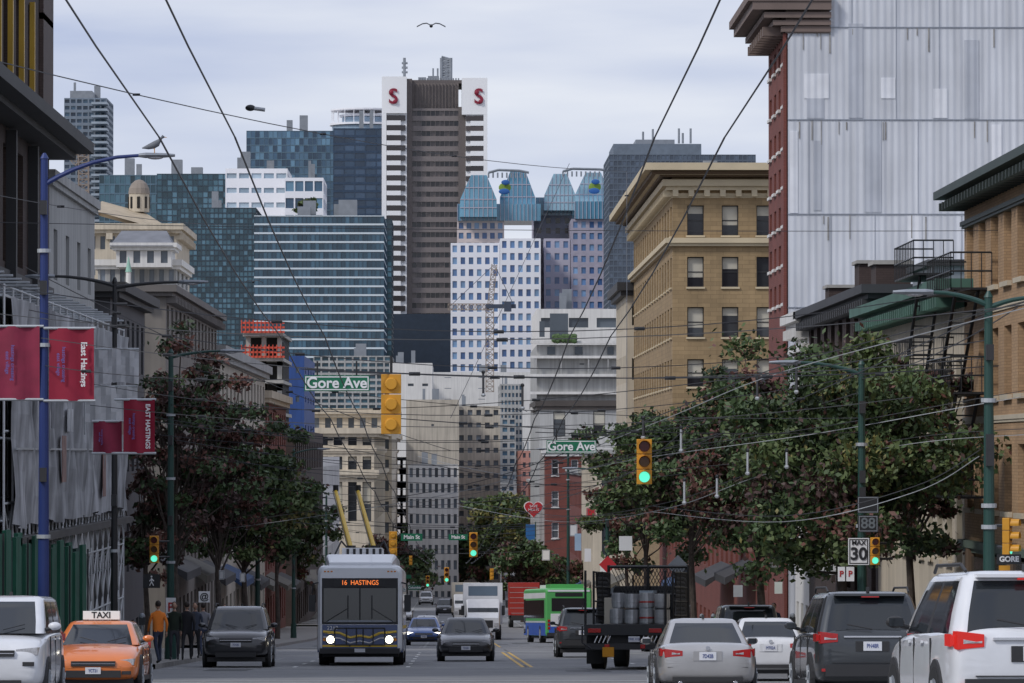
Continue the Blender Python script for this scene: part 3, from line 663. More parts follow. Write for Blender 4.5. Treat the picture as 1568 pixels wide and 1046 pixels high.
tree('maple_tree',X(990,240),240,Z(640,240),Z(860,240),2.7,PG,60,280,.15,6)
tree('maple_tree',X(960,330),330,Z(690,330),Z(870,330),3.0,PGR,45,220,.2,16)
tree('plum_tree',X(270,176),176,Z(478,176),Z(880,176),1.9,PR,65,170,.11,7)
tree('plum_tree',X(335,190),190,Z(550,190),Z(890,190),1.8,PR,55,240,.12,17)
tree('maple_tree',X(375,225),225,Z(650,225),Z(880,225),2.6,PG,70,300,.14,8)
tree('maple_tree',X(425,290),290,Z(640,290),Z(890,290),2.4,PG,50,260,.16,10)
tree('maple_tree',X(225,178),178,Z(700,178),Z(900,178),1.3,PR,35,240,.12,12)
tree('maple_tree',X(450,400),400,Z(700,400),Z(900,400),3.5,PG,45,200,.22,13)
PY=dict(g1=2,g2=4,y1=2)
tree('street_tree',X(770,700),700,Z(750,700),Z(850,700),5.5,PY,40,200,.4,21)
tree('street_tree',X(735,800),800,Z(800,800),Z(880,800),5.5,PG,40,200,.45,22)
tree('street_tree',X(640,850),850,Z(745,850),Z(880,850),3.5,PG,36,200,.45,23)
tree('street_tree',X(600,560),560,Z(830,560),Z(905,560),4.5,PGR,40,200,.35,24)
tree('street_tree',X(800,420),420,Z(830,420),Z(900,420),2.6,PGR,36,200,.22,25)
tree('street_tree',X(680,880),880,Z(830,880),Z(905,880),7,PG,40,200,.45,26)
tree('street_tree',X(840,500),500,Z(855,500),Z(912,500),3.5,PGR,36,200,.28,27)
tree('roof_garden_trees',X(470,1560),1560,Z(303,1560),Z(326,1560),3.5,PG,14,120,.8,28)
# ------------------------------------------------ vehicles
Q=[(1,.05),(1,.45),(1,.8),(.985,.93),(.93,.985),(.84,1),(.4,1)]
RING=Q+[(-x,y) for x,y in Q[::-1]]+[(-x,-y) for x,y in Q]+[(x,-y) for x,y in Q[::-1]]
def segmat(i,glass,pil,bp):
    q=i%7; k=i//7
    if k%2==0:
        if q==6: return glass
        return pil if q in(2,3,4) else glass
    if q==6: return bp
    return pil if q in(1,2,3) else glass
def car(name,x,D,toward,col,L=4.7,Wd=1.82,H=1.45,kind='sedan',yaw=0,lit=False,dz=0,taxi=False,tail=M_red,plate='7D42B',detail=True):
    r=root(name,(x,D,rz(D)+dz+.005),(math.pi if toward else 0)+yaw,math.atan(slope(D)))
    w=Wd/2;h=L/2
    if kind=='sedan':
        st=[(-1,.42,.80,.80),(-.985,.34,.90,.88),(-.93,.25,.99,.94),(-.75,.2,1.0,.985),(-.4,.19,.97,1),(0,.19,.95,1),(.4,.19,.94,1),(.72,.2,.84,.985),(.9,.24,.74,.94),(.97,.3,.66,.88),(1,.38,.56,.78)]
        gb=(-.74,.44,.93);gt=(-.36,.12,H-.03);wb,wt=.9,.66
    elif kind=='hatch':
        st=[(-1,.42,.88,.82),(-.985,.34,.98,.9),(-.93,.25,1.03,.95),(-.75,.2,1.02,.985),(-.4,.19,.99,1),(0,.19,.97,1),(.4,.19,.96,1),(.72,.2,.88,.985),(.9,.24,.76,.94),(.97,.3,.66,.88),(1,.38,.56,.78)]
        gb=(-.93,.5,.96);gt=(-.6,.1,H-.03);wb,wt=.91,.68
    else:
        k=H/1.72
        st=[(-1,.48,.92*k,.82),(-.985,.40,1.05*k,.9),(-.95,.3,1.12*k,.95),(-.78,.26,1.13*k,.985),(-.4,.24,1.12*k,1),(0,.24,1.1*k,1),(.4,.24,1.08*k,1),(.7,.26,1.02*k,.985),(.88,.3,.95*k,.95),(.96,.34,.84*k,.9),(1,.42,.7*k,.8)]
        gb=(-.965,.5,1.08*k);gt=(-.8,.16,H-.04);wb,wt=.93,.74
        if kind=='van': st=[(a,b,c+.06,d) for a,b,c,d in st]; gb=(-.98,.7,1.14*k);gt=(-.95,.3,H-.04);wt=.82
    mb=MB();rings=[]
    for (t,zl,zt,wf) in st:
        ww=w*wf;y=t*h
        half=[(ww*.78,zl),(ww*.95,zl+.05),(ww,zl+.2),(ww,(zl+zt)/2+.03),(ww*.985,zt-.17),(ww*.955,zt-.06),(ww*.80,zt),(ww*.35,zt+.02)]
        rings.append([Vector((a,y,b)) for a,b in half]+[Vector((-a,y,b)) for a,b in half[::-1]])
    mb.loft(rings,col); mb.build('body',r,smooth=True,subsurf=2)
    mb=MB();rings=[]
    lv=[(0,0,1),(.33,.33,1.01),(.66,.66,1.0),(.86,.86,.99),(.94,.95,.975),(1,.99,.9),(1.03,1,.6)]
    for zt_,t,sc in lv:
        ya=gb[0]+(gt[0]-gb[0])*t;yb=gb[1]+(gt[1]-gb[1])*t;ww=w*(wb+(wt-wb)*t)*sc;z=gb[2]-.03+(gt[2]-gb[2]+.03)*zt_
        yc=(ya+yb)/2*h;hl=(yb-ya)/2*h*(sc if sc<.98 else 1); rings.append([Vector((a*ww,yc+b*hl,z)) for a,b in RING])
    mb.loft(rings,col,mf=lambda j,i:(segmat(i,M_carg,col,M_trim) if 0<=j<3 else col))
    mb.build('cabin',r,smooth=True,ang=50)
    R=.33 if kind in('sedan','hatch') else .37
    mb=MB()
    for sy in(-.6,.62):
        for sx in(-1,1):
            y=sy*h;a=sx*(w-.06);mb.cyl((a,y,R+.02),(sx*(w+.006),y,R+.02),R+.065,M_trim,n=24)
            mb.cyl((sx*(w-.24),y,R),(sx*(w+.012),y,R),R,M_rub,n=24); mb.cyl((sx*(w-.1),y,R),(sx*(w+.02),y,R),R*.66,M_grey,n=16)
            mb.cyl((sx*(w-.1),y,R),(sx*(w+.03),y,R),R*.15,M_chrome,n=8)
            for q in range(5):
                an=q*2*math.pi/5; mb.cyl((sx*(w+.021),y+math.cos(an)*R*.15,R+math.sin(an)*R*.15),(sx*(w+.021),y+math.cos(an)*R*.62,R+math.sin(an)*R*.62),.025,M_galv,n=4)
    mb.box(-w*.85,w*.85,-h*.9,h*.9,.17,.3,M_trim)
    mb.build('wheels',r)
    mb=MB();fb=h;zt_r=st[1][2]
    suv=kind in('suv','van')
    def lampblk(s,xa,xb,za,zb,ya,yb,m):
        P=[(xa,yb,za+.03),(xb*.97,yb+ (0.02 if yb<0 else -.02),za),(xb,ya,za+.01),(xa,ya,za+.03)]
        lo=[Vector((s*a,b,c)) for a,b,c in P]; hi=[Vector((s*a,b,zb-(.0 if i in(1,2) else .035))) for i,(a,b,c) in enumerate(P)]
        mb.loft([lo,hi],m)
    if suv:
        for s in(-1,1):
            lampblk(s,w*.60,w*.93,zt_r-.17,zt_r+.03,-h*.93,-h-.004,tail)
            lampblk(s,w*.90,w*.995,zt_r-.14,zt_r+.0,-h*.86,-h*.955,tail)
            lampblk(s,w*.63,w*.86,zt_r-.11,zt_r-.06,-h*.94,-h-.012,M_lens)
            mb.box(s*w*.78-.1,s*w*.78+.1,-h-.02,-h+.1,.5,.55,tail)
        mb.box(-w*.5,w*.5,-h-.02,-h+.08,zt_r-.07,zt_r-.04,M_chrome)
        mb.box(-.28,.28,-h-.015,-h+.05,zt_r-.3,zt_r-.13,M_trim); mb.box(-.155,.155,-h-.03,-h-.017,zt_r-.29,zt_r-.135,M_plate)
        mb.box(-w*.82,w*.82,-h-.05,-h+.1,.42,.62,M_trim); mb.box(-w*.7,w*.7,-h-.03,-h+.05,.645,.655,M_trim)
        mb.box(-w*.62,w*.62,gt[0]*h-.16,gt[0]*h+.05,H-.1,H-.06,col)
        mb.box(-.15,.15,gt[0]*h-.17,gt[0]*h-.1,H-.125,H-.105,tail)
        mb.cyl((0,-h*.985,gb[2]+.04),(-.42,-h*.97,gb[2]+.12),.012,M_trim)
        if kind=='suv':
            for s in(-1,1): mb.path([(s*w*.7,-h*.75,H-.03),(s*w*.71,-h*.65,H+.045),(s*w*.7,h*.05,H+.05),(s*w*.69,h*.14,H-.03)],.02,M_trim)
    else:
        for s in(-1,1):
            lampblk(s,w*.5,w*.88,zt_r-.17,zt_r-.01,-h*.93,-h+.0,tail)
            lampblk(s,w*.85,w*.965,zt_r-.15,zt_r+.0,-h*.86,-h*.955,tail)
            lampblk(s,w*.56,w*.74,zt_r-.12,zt_r-.07,-h*.94,-h-.008,M_lens)
            mb.cyl((s*w*.55,-h-.02,.27),(s*w*.55,-h+.2,.27),.04,M_chrome)
        mb.box(-.26,.26,-h-.008,-h+.05,zt_r-.23,zt_r-.05,col); mb.box(-.155,.155,-h-.022,-h-.01,zt_r-.22,zt_r-.07,M_plate)
        mb.cyl((0,-h-.004,zt_r-.0),(0,-h-.03,zt_r-.0),.045,M_chrome,n=14)
        mb.box(-w*.7,w*.7,-h-.02,-h+.1,.3,.38,M_trim); mb.box(-w*.8,w*.8,-h+.01,-h+.05,.55,.558,M_trim)
    zf=st[-2][2]
    for s in(-1,1):
        lampblk(s,w*.5,w*.9,zf-.12,zf+.01,h*.88,h*.975,M_hl if lit else M_lens)
        mb.obox((s*w*.62,h*.95,zf-.3),Vector((s*w*.2,0,0)),Vector((0,0,.07)),Vector((0,h*.045,0)),M_trim)
    mb.box(-w*.48,w*.48,h-.06,h+.02,zf-.14,zf-.04,M_trim); mb.box(-w*.6,w*.6,h-.06,h+.015,.3,.44,M_trim)
    mb.box(-w*.47,w*.47,h-.0,h+.028,zf-.1,zf-.085,M_chrome); mb.box(-.15,.15,h+.016,h+.03,zf-.29,zf-.16,M_plate)
    for s in(-1,1):
        for yy in(-.25,.12): mb.box(min(s*w*.99,s*(w+.02)),max(s*w*.99,s*(w+.02)),yy*h,yy*h+.18,gb[2]-.14,gb[2]-.11,col)
        mb.box(min(s*w*.9,s*(w+.005)),max(s*w*.9,s*(w+.005)),-h*.5,h*.5,.24,.33,M_trim)
        for yy in(-.46,.02,.44): mb.box(min(s*w*.98,s*(w+.003)),max(s*w*.98,s*(w+.003)),yy*h,yy*h+.008,.36,gb[2]-.08,M_trim)
        mb.cyl((s*.1-.1,gb[1]*h-.02,gb[2]+.03),(s*.45-.1,gb[1]*h-.16,gb[2]+.12),.01,M_blk,n=4)
    mb.box(-.02,.02,gt[0]*h+.1,gt[0]*h+.3,H-.04,H+.05,M_trim)
    if taxi:
        mb.box(-.36,.36,-.15,.1,H+.0,H+.17,mat('taxi_sign_white',(.8,.8,.78),emis=(1,1,.95),es=.15,var=0))
    mb.build('lights_and_trim',r,bevel=.01)
    mb=MB();mc=col if name!='white_suv_car' else M_trim
    for s in(-1,1):
        mb.ball((s*(w+.08),gb[1]*h-.36,gb[2]+.09),.11,.07,.07,mc,12,8); mb.cyl((s*w*.92,gb[1]*h-.34,gb[2]+.03),(s*(w+.04),gb[1]*h-.36,gb[2]+.06),.03,M_trim)
        mb.box(s*(w+.08)-.08,s*(w+.08)+.08,gb[1]*h-.435,gb[1]*h-.42,gb[2]+.045,gb[2]+.135,M_carg)
    mb.build('mirrors',r,smooth=True,ang=40)
    text(r,plate,.1,(0,-h-.032 if suv else -h-.026,zt_r-(.21 if suv else .145)),M_txtblue,sx=.7)
    if toward: text(r,plate,.09,(0,h+.034,zf-.225),M_txtblue,rotz=math.pi,sx=.7)
    if taxi: text(r,'TAXI',.17,(0,.105,H+.085),M_blk,rotz=math.pi,bold=.004)
    return r
P_sil=paint('paint_silver',(.46,.45,.44),.5);P_wht=paint('paint_white',(.72,.73,.75));P_dgr=paint('paint_darkgrey',(.05,.055,.06),.5)
P_blk=paint('paint_black',(.012,.012,.015));P_org=paint('paint_orange',(.74,.2,.04));P_blu=paint('paint_blue',(.06,.13,.36),.3);P_red=paint('paint_red',(.4,.03,.02))
car('white_suv_car',6.1,54.5,False,P_wht,4.7,1.9,1.80,'suv',yaw=.065,dz=.2,tail=M_redlit,plate='9L61K')
car('dark_grey_suv_car',6.96,84,False,P_dgr,4.8,1.93,1.86,'suv',yaw=.03,dz=.06,plate='PN48R')
car('silver_sedan_car',4.68,91.5,False,P_sil,4.75,1.83,1.46,'sedan')
car('white_sedan_car',7.3,114,False,P_wht,4.5,1.78,1.46,'sedan',plate='MT02A')
car('grey_van',9.0,150,False,P_dgr,4.9,1.95,1.85,'van')
car('dark_suv_car',4.75,178,False,P_dgr,4.8,1.9,1.8,'suv')
car('white_van',-7.62,83,True,P_wht,4.8,1.9,1.86,'van',plate='KV703')
car('orange_taxi_car',-6.9,97,True,P_org,4.5,1.78,1.42,'hatch',taxi=True,plate='YCT21')
car('black_suv_car',-6.2,144,True,P_blk,4.9,1.95,1.8,'suv')
car('black_sedan_car',.5,163,True,P_blk,4.8,1.85,1.45,'sedan')
car('blue_sedan_car',-1.35,250,True,P_blu,4.7,1.85,1.42,'sedan',lit=True)
car('white_sedan_car',-1.5,310,True,P_wht,4.6,1.8,1.45,'sedan')
car('black_suv_car',-.6,520,True,P_blk,4.8,1.9,1.75,'suv')
car('silver_sedan_car',-4.2,430,True,P_sil,4.6,1.8,1.45,'sedan')
car('white_suv_car',-3.2,640,True,P_wht,4.8,1.9,1.75,'suv')
car('white_suv_car',9.0,205,False,P_wht,4.8,1.9,1.75,'suv')
def rrect(w,z0,z1,y,r=.18,n=4,top=None):
    o=[];rt=top or r
    for cx,cz,a0,rr in((w-rt,z1-rt,0,rt),(-(w-rt),z1-rt,90,rt),(-(w-r),z0+r,180,r),(w-r,z0+r,270,r)):
        for k in range(n+1):
            a=math.radians(a0+90*k/n); o.append(Vector((cx+rr*math.cos(a),y,cz+rr*math.sin(a))))
    return o
def bus(name,x,D,toward,colors,route,yaw=0,trolley=False,L=12.2,rearglass=False):
    r=root(name,(x,D,rz(D)+.005),(math.pi if toward else 0)+yaw,math.atan(slope(D)))
    top,low,acc=colors; h=L/2;w=1.275;s=1
    mb=MB()
    mb.loft([rrect(w*.94,.45,2.92,-h,.2),rrect(w,.36,3.0,-h+.12,.18),rrect(w,.36,3.0,h-.25,.18),rrect(w*.985,.38,2.98,h-.08,.2),rrect(w*.93,.42,2.92,h,.24)],top)
    mb.build('shell',r,smooth=True,ang=30)
    mb=MB()
    for sx in(-1,1):
        def sb(y0,y1,z0,z1,m,o=.006): mb.box(min(sx*(w-.05),sx*(w+o)),max(sx*(w-.05),sx*(w+o)),y0,y1,z0,z1,m)
        sb(-h+.2,h-.3,.4,1.1,low,.004); sb(-h+.2,h-.3,1.1,1.2,acc,.006)
        y=-h+.8
        while y<h-1.6: sb(y,y+1.25,1.35,2.35,M_carg,.008); y+=1.33
        if not trolley: sb(-h+.2,h-.3,2.45,2.75,M_white,.007)
        sb(h-1.3,h-.35,.5,2.4,M_carg,.01)
        for yy in(-h+3.0,h-2.6):
            mb.cyl((sx*(w-.3),yy,.48),(sx*(w+.01),yy,.48),.48,M_rub,n=24); mb.cyl((sx*(w-.1),yy,.48),(sx*(w+.02),yy,.48),.28,M_galv,n=14)
    mb.box(-1.15,1.15,-h+.6,h-1.0,.25,.36,M_trim)
    if not rearglass:
        f=h
        mb.box(-1.13,1.13,f-.1,f+.022,.44,1.22,low)
        mb.box(-1.14,1.14,f-.12,f+.014,1.24,2.62,M_trim)
        mb.box(-1.09,-.02,f-.05,f+.028,1.3,2.32,M_carg); mb.box(.02,1.09,f-.05,f+.028,1.3,2.32,M_carg)
        mb.box(-.8,.8,f-.05,f+.030,2.36,2.6,M_blk)
        mb.box(-1.2,1.2,f-.14,f+.05,.36,.52,M_trim)
        mb.box(-.16,.16,f+.051,f+.06,.40,.51,M_plate)
        pts=[(-1.1,1.02),(-.6,.98),(-.3,.84),(0,.9),(.3,.84),(.6,.98),(1.1,1.02)]
        mb.path([Vector((a,f+.03,b)) for a,b in pts],.04,acc,n=5)
        mb.path([Vector((a*.99,f+.03,b-.16)) for a,b in pts],.02,M_white,n=5)
        mb.box(-1.12,1.12,f+.0,f+.03,.56,.62,acc)
        for sx in(-1,1):
            mb.cyl((sx*.9,f,.78),(sx*.9,f+.035,.78),.14,M_trim,n=18); mb.cyl((sx*.88,f,.78),(sx*.88,f+.045,.78),.115,M_hl if trolley else M_lens,n=16)
            mb.cyl((sx*1.06,f-.02,.78),(sx*1.06,f+.035,.78),.05,mat('amber',(.7,.25,.02)),n=10)
            mb.cyl((sx*1.0,f+.04,1.32),(sx*.35,f+.05,1.72),.014,M_blk,n=5); mb.box(sx*.36-.02,sx*.36+.02,f+.035,f+.05,1.4,2.1,M_blk)
            mb.path([Vector((sx*1.2,f-.15,2.5)),Vector((sx*1.4,f+.12,2.45)),Vector((sx*1.43,f+.15,2.15))],.025,M_blk)
            mb.box(sx*1.43-.1,sx*1.43+.1,f+.08,f+.2,1.62,2.12,M_blk)
            for q in(-.1,.0,.1): mb.box(sx*.95+q-.03,sx*.95+q+.03,f-.05,f+.01,2.8,2.84,mat('amber',(.7,.25,.02)))
        for z in(.62,1.12): mb.cyl((-.75,f+.16,z),(.75,f+.16,z),.022,M_blk)
        for q in(-.75,-.4,-.1,.1,.4,.75): mb.cyl((q,f+.16,.62),(q,f+.16,1.12),.018,M_blk)
        for q in(-.3,.3): mb.cyl((q,f,.6),(q,f+.16,.62),.03,M_blk)
        mb.box(-1.0,1.0,f+.0285,f+.032,1.3,1.36,M_grey)
    else:
        f=-h
        mb.box(-1.1,1.1,f-.02,f+.1,.45,1.15,low); mb.box(-.95,.95,f-.025,f+.1,1.75,2.45,M_carg); mb.box(-1.0,1.0,f-.03,f+.1,.9,1.6,M_white)
        mb.box(-.75,.75,f-.03,f+.1,2.55,2.75,M_blk); mb.box(-1.2,1.2,f-.05,f+.1,.36,.56,M_trim)
        for k in range(5): mb.box(-.6,.6,f-.04,f-.031,1.0+k*.1,1.04+k*.1,M_trim)
        for sx in(-1,1):
            for z in(.75,.95,1.15): mb.box(sx*1.1-.07,sx*1.1+.07,f-.04,f+.02,z,z+.13,M_red)
        mb.box(-1.15,1.15,f-.022,f+.05,2.8,2.9,acc)
    if trolley:
        mb.loft([rrect(1.1,2.99,3.08,-h+1,.04),rrect(1.08,2.99,3.34,-h+1.6,.12),rrect(1.08,2.99,3.36,h-2.0,.12),rrect(.95,2.99,3.1,h-.7,.05)],top)
        mb.box(-.62,.62,-1,2.5,3.34,3.58,M_white)
        for q in range(6): mb.box(-.6+q*.2,-.52+q*.2,2.5,2.52,3.38,3.55,M_trim)
    else:
        mb.box(-.9,.9,-h+.8,-h+3.5,2.99,3.22,top); mb.box(-.7,.7,0,2.5,2.99,3.2,M_white)
    mb.build('panels_and_wheels',r,bevel=.008)
    if not rearglass:
        text(r,route,.2,(0,h+.034,2.48),mat('led_amber',(1,.3,.05),emis=(1,.22,.05),es=1.0,var=0),rotz=math.pi,sx=.9)
        text(r,'2219',.17,(.82,h+.034,1.12),M_white,rotz=math.pi)
    return r
Bn=mat('bus_navy',(.02,.055,.18),rough=.3,coat=.6,var=.05);By=mat('bus_yellow',(.75,.5,.04),rough=.4,var=.05);Bw=mat('bus_white',(.8,.82,.85),rough=.35,coat=.5,var=.05)
tb=bus('trolley_bus',-2.72,153.2,True,(Bw,Bn,By),'16  HASTINGS',trolley=True)
mb=MB();py=mat('pole_yellow',(.72,.46,.03),rough=.5,var=.05);pd=mat('pole_dark',(.1,.08,.04),rough=.5,var=0)
for s in(-1,1):
    b=Vector((s*.36,1.2,3.55)); t=Vector((s*.36+.62,-4.6,5.5))
    mb.cyl(b,t,.075,py,.06); mb.cyl(b+Vector((.09,0,.0)),t+Vector((.09,0,0)),.02,pd); mb.cyl(b-Vector((0,0,.3)),b+Vector((0,0,.12)),.14,M_trim); mb.cyl(t,t+Vector((0,0,.2)),.09,M_blk)
    mb.path([b+Vector((0,0,-.1)),b+Vector((s*.3,.4,.25)),b+Vector((s*.5,.9,-.2))],.03,M_trim)
mb.build('trolley_poles',tb)
bus('city_bus',5.95,274,False,(mat('bus_green',(.1,.42,.12),rough=.4,var=.05),mat('bus_blue2',(.04,.12,.5),rough=.4,var=.05),Bw),'',yaw=.085,rearglass=True)
def boxtruck(name,x,D,toward,col):
    r=root(name,(x,D,rz(D)+.005),math.pi if toward else 0,math.atan(slope(D)))
    mb=MB(); mb.box(-1.22,1.22,-4,1.6,.95,3.5,col); mb.box(-1.0,1.0,-4,3.2,.55,.94,M_trim)
    mb.loft([rrect(1.05,.5,2.5,1.75,.12),rrect(1.05,.5,2.5,2.9,.15),rrect(1.0,.5,1.7,3.3,.1),rrect(.98,.5,1.35,3.7,.1)],P_wht)
    mb.add([(-.93,2.93,2.32),(.93,2.93,2.32),(.93,3.33,1.72),(-.93,3.33,1.72),(-.93,2.8,2.32),(.93,2.8,2.32),(.93,2.8,1.72),(-.93,2.8,1.72)],[(0,1,2,3),(0,3,7,4),(1,2,6,5),(0,1,5,4)],M_carg); mb.box(-.6,.6,3.6,3.73,.75,1.2,M_trim)
    for s in(-1,1):
        mb.box(s*.82-.14,s*.82+.14,3.6,3.74,.8,1.05,M_lens); mb.box(s*1.25-.1,s*1.25+.1,2.8,2.95,1.5,2.1,M_blk)
        for y in(-2.6,2.5): mb.cyl((s*.8,y,.46),(s*1.12,y,.46),.46,M_rub,n=20); mb.cyl((s*.9,y,.46),(s*1.14,y,.46),.22,M_galv,n=12)
        mb.box(s*1.05-.08,s*1.05+.08,-4.03,-3.95,1.0,1.15,M_red)
    for i in range(6): mb.box(-1.1,1.1,-4.02,-4.0,1.1+i*.4,1.13+i*.4,M_galv)
    mb.box(-.9,.9,1.6,1.62,2.7,3.3,mat('truck_logo','#5b6b7a'))
    mb.build('truck_body',r,bevel=.02); return r
boxtruck('white_box_truck',2.0,305,True,P_wht); boxtruck('white_box_truck',1.3,420,True,mat('box_beige','#b0aaa0'))
boxtruck('red_delivery_truck',5.7,385,False,P_red)
r=root('flatbed_keg_truck',(4.85,136,rz(136)+.005),-.16,math.atan(slope(136)))
mb=MB();keg=mat('keg_steel','#b0b2b4',rough=.35,metal=.4,var=.2,scale=3)
mb.box(-1.15,1.15,-.0,5.4,1.05,1.25,M_blk); mb.box(-1.15,1.15,-.06,-.005,.95,1.25,M_blk)
mb.box(-.5,.5,.2,6.5,.7,1.04,M_trim)
mb.box(-1.1,1.1,-.1,.15,.55,.72,M_trim)
for s in(-1,1):
    mb.box(s*.85-.18,s*.85+.18,-.12,-.065,1.02,1.14,M_red); mb.box(s*.95-.25,s*.95+.25,.85,.89,.15,.95,M_rub); mb.box(s*.5-.07,s*.5+.07,-.12,-.07,.58,.7,M_red)
    for y in(1.5,6.6): mb.cyl((s*.75,y,.46),(s*1.12,y,.46),.46,M_rub,n=22); mb.cyl((s*.9,y,.46),(s*1.14,y,.46),.2,M_galv,n=12)
    for y in(0.03,1.8,3.6,5.3): mb.cyl((s*1.12,y,1.25),(s*1.12,y,2.75),.035,M_blk)
    for z in(1.5,1.9,2.3,2.72): mb.cyl((s*1.12,2.2,z),(s*1.12,5.3,z),.025,M_blk)
    for k in range(26):
        y=2.2+k*.12; mb.cyl((s*1.12,y,1.27),(s*1.12,min(5.3,y+.7),2.7),.012,M_blk,n=4); mb.cyl((s*1.12,min(5.3,y+.7),1.27),(s*1.12,y,2.7),.012,M_blk,n=4)
for k in range(22):
    x=-1.1+k*.1; mb.cyl((x,5.35,1.27),(min(1.1,x+.8),5.35,2.9),.014,M_blk,n=4); mb.cyl((min(1.1,x+.8),5.35,1.27),(x,5.35,2.9),.014,M_blk,n=4)
for z in(1.3,2.1,2.9): mb.cyl((-1.15,5.35,z),(1.15,5.35,z),.045,M_blk)
for x in(-1.15,0,1.15): mb.cyl((x,5.35,1.2),(x,5.35,2.95),.045,M_blk)
for row in range(2):
    for k in range(4):
        x=-.35+k*.42;y=.8+row*.45
        for lvl in range(1 if row==0 and k==0 else 2):
            z=1.26+lvl*.44; mb.cyl((x,y,z+.03),(x,y,z+.4),.19,keg,n=16); mb.cyl((x,y,z),(x,y,z+.05),.17,keg,n=16); mb.cyl((x,y,z+.39),(x,y,z+.43),.17,M_trim if k%2 else keg,n=16)
            mb.cyl((x,y,z+.15),(x,y,z+.2),.195,P_red if k==2 else keg,n=16)
for k,c in enumerate(('#b9b2a2','#7e6a52','#9aa6b0')): mb.box(-.9+k*.5,-.5+k*.5,2.4,3.2,1.26,2.0+.1*k,mat('crate'+c,c,var=.15))
mb.path([Vector((-1.2,0,1.2)),Vector((-1.2,-.08,.75)),Vector((-.9,-.1,.55))],.03,M_trim)
for s in(-.85,.45):
    for q in range(4): mb.path([Vector((s+q*.12,-.14,.74)),Vector((s+q*.12+.09,-.14,.93))],.02,M_white,n=4)
mb.loft([rrect(1.05,.6,2.35,5.6,.12),rrect(1.05,.6,2.35,6.9,.15),rrect(1.0,.6,1.5,7.4,.12),rrect(.98,.6,1.4,8.2,.1)],P_blk)
mb.box(-.85,.85,5.57,5.59,1.5,2.2,M_carg)
mb.box(-.62,-.3,-.16,-.12,.35,.62,mat('hi_orange','#c98a1e'));mb.box(.1,.42,-.13,-.1,.76,.92,M_plate)
mb.build('truck_body',r,bevel=.006)
text(r,'TRK 418',.09,(.26,-.135,.84),M_txtblue)
# ------------------------------------------------ people
def person(name,x,D,yaw,shirt,pants,pose='stand',hair=(.03,.02,.015),skin=(.45,.27,.19),onside=.14,z=None):
    ww=1 if pose=='walk' else 0
    J=[((0,0,.95),.145),((0,.0,1.15),.13),((0,.01,1.34),.155),((0,.01,1.48),.065),((0,.02,1.56),.06)]
    E=[(0,1),(1,2),(2,3),(3,4)]
    for s in(-1,1):
        i=len(J); k=s*ww
        J+=[((s*.18,.01,1.40),.07),((s*.235,-.02-.10*k,1.14),.05),((s*.22,.08-.16*k,.90),.034)]; E+=[(2,i),(i,i+1),(i+1,i+2)]
        i=len(J)
        J+=[((s*.095,0,.86),.1),((s*.11,.03+.16*k,.5),.065),((s*.11,-.02+.26*k-.1*ww,.1),.045),((s*.12,.13+.26*k-.1*ww,.045),.04)]; E+=[(0,i),(i,i+1),(i+1,i+2),(i+2,i+3)]
    me=bpy.data.meshes.new('tmp');me.from_pydata([j[0] for j in J],E,[]);ob=bpy.data.objects.new('tmp',me);bpy.context.scene.collection.objects.link(ob)
    md=ob.modifiers.new('s','SKIN')
    for i,j in enumerate(J): me.skin_vertices[0].data[i].radius=(j[1],j[1]*.8)
    me.skin_vertices[0].data[0].use_root=True
    sb=ob.modifiers.new('u','SUBSURF');sb.levels=2
    dg=bpy.context.evaluated_depsgraph_get();m2=bpy.data.meshes.new_from_object(ob.evaluated_get(dg));bpy.data.objects.remove(ob)
    sk=mat('skin%.2f'%skin[0],skin,rough=.55,var=.05);hr=mat('hair%.2f'%hair[0],hair,rough=.7)
    sh=mat('cloth_%s'%str(shirt),shirt,rough=.9,var=.15,scale=4);pa=mat('cloth_%s'%str(pants),pants,rough=.9,var=.15,scale=4)
    for m in(sk,sh,pa,M_trim): m2.materials.append(m)
    for p in m2.polygons:
        c=p.center; a=abs(c.x)>.19 and c.z<1.2
        p.material_index=3 if c.z<.1 else (0 if (c.z>1.5) else (1 if (c.z>.93 or a) else 2)); p.use_smooth=True
    e=root(name,(x,D,(rz(D)+onside) if z is None else z),yaw)
    o=bpy.data.objects.new('body',m2);bpy.context.scene.collection.objects.link(o);o.parent=e
    mb=MB();mb.ball((0,.02,1.67),.075,.092,.115,sk,14,9); mb.ball((0,-.005,1.70),.083,.095,.1,hr,14,8)
    mb.ball((0,.115,1.655),.014,.02,.022,sk,8,5); mb.box(-.025,.025,.098,.108,1.61,1.618,mat('lips',(.3,.1,.08)))
    for s in(-1,1):
        mb.ball((s*.03,.098,1.68),.012,.008,.008,M_blk,8,5); mb.ball((s*.076,.015,1.665),.012,.02,.03,sk,8,5)
        hx,hy,hz=s*.22,.085-.16*s*ww,.84; mb.ball((hx,hy,hz),.022,.04,.05,sk,8,5)
        for q in range(4): mb.path([Vector((hx,hy-.025+q*.018,hz-.035)),Vector((hx-s*.004,hy-.022+q*.018,hz-.07)),Vector((hx-s*.014,hy-.02+q*.017,hz-.095-.006*(q in(1,2)))) ],.008,sk,n=6)
        mb.path([Vector((hx,hy+.035,hz)),Vector((hx-s*.01,hy+.055,hz-.035)),Vector((hx-s*.015,hy+.055,hz-.055))],.009,sk,n=6)
    mb.build('head_and_hands',e,smooth=True,ang=60)
    return e
bk=(.02,.02,.024)
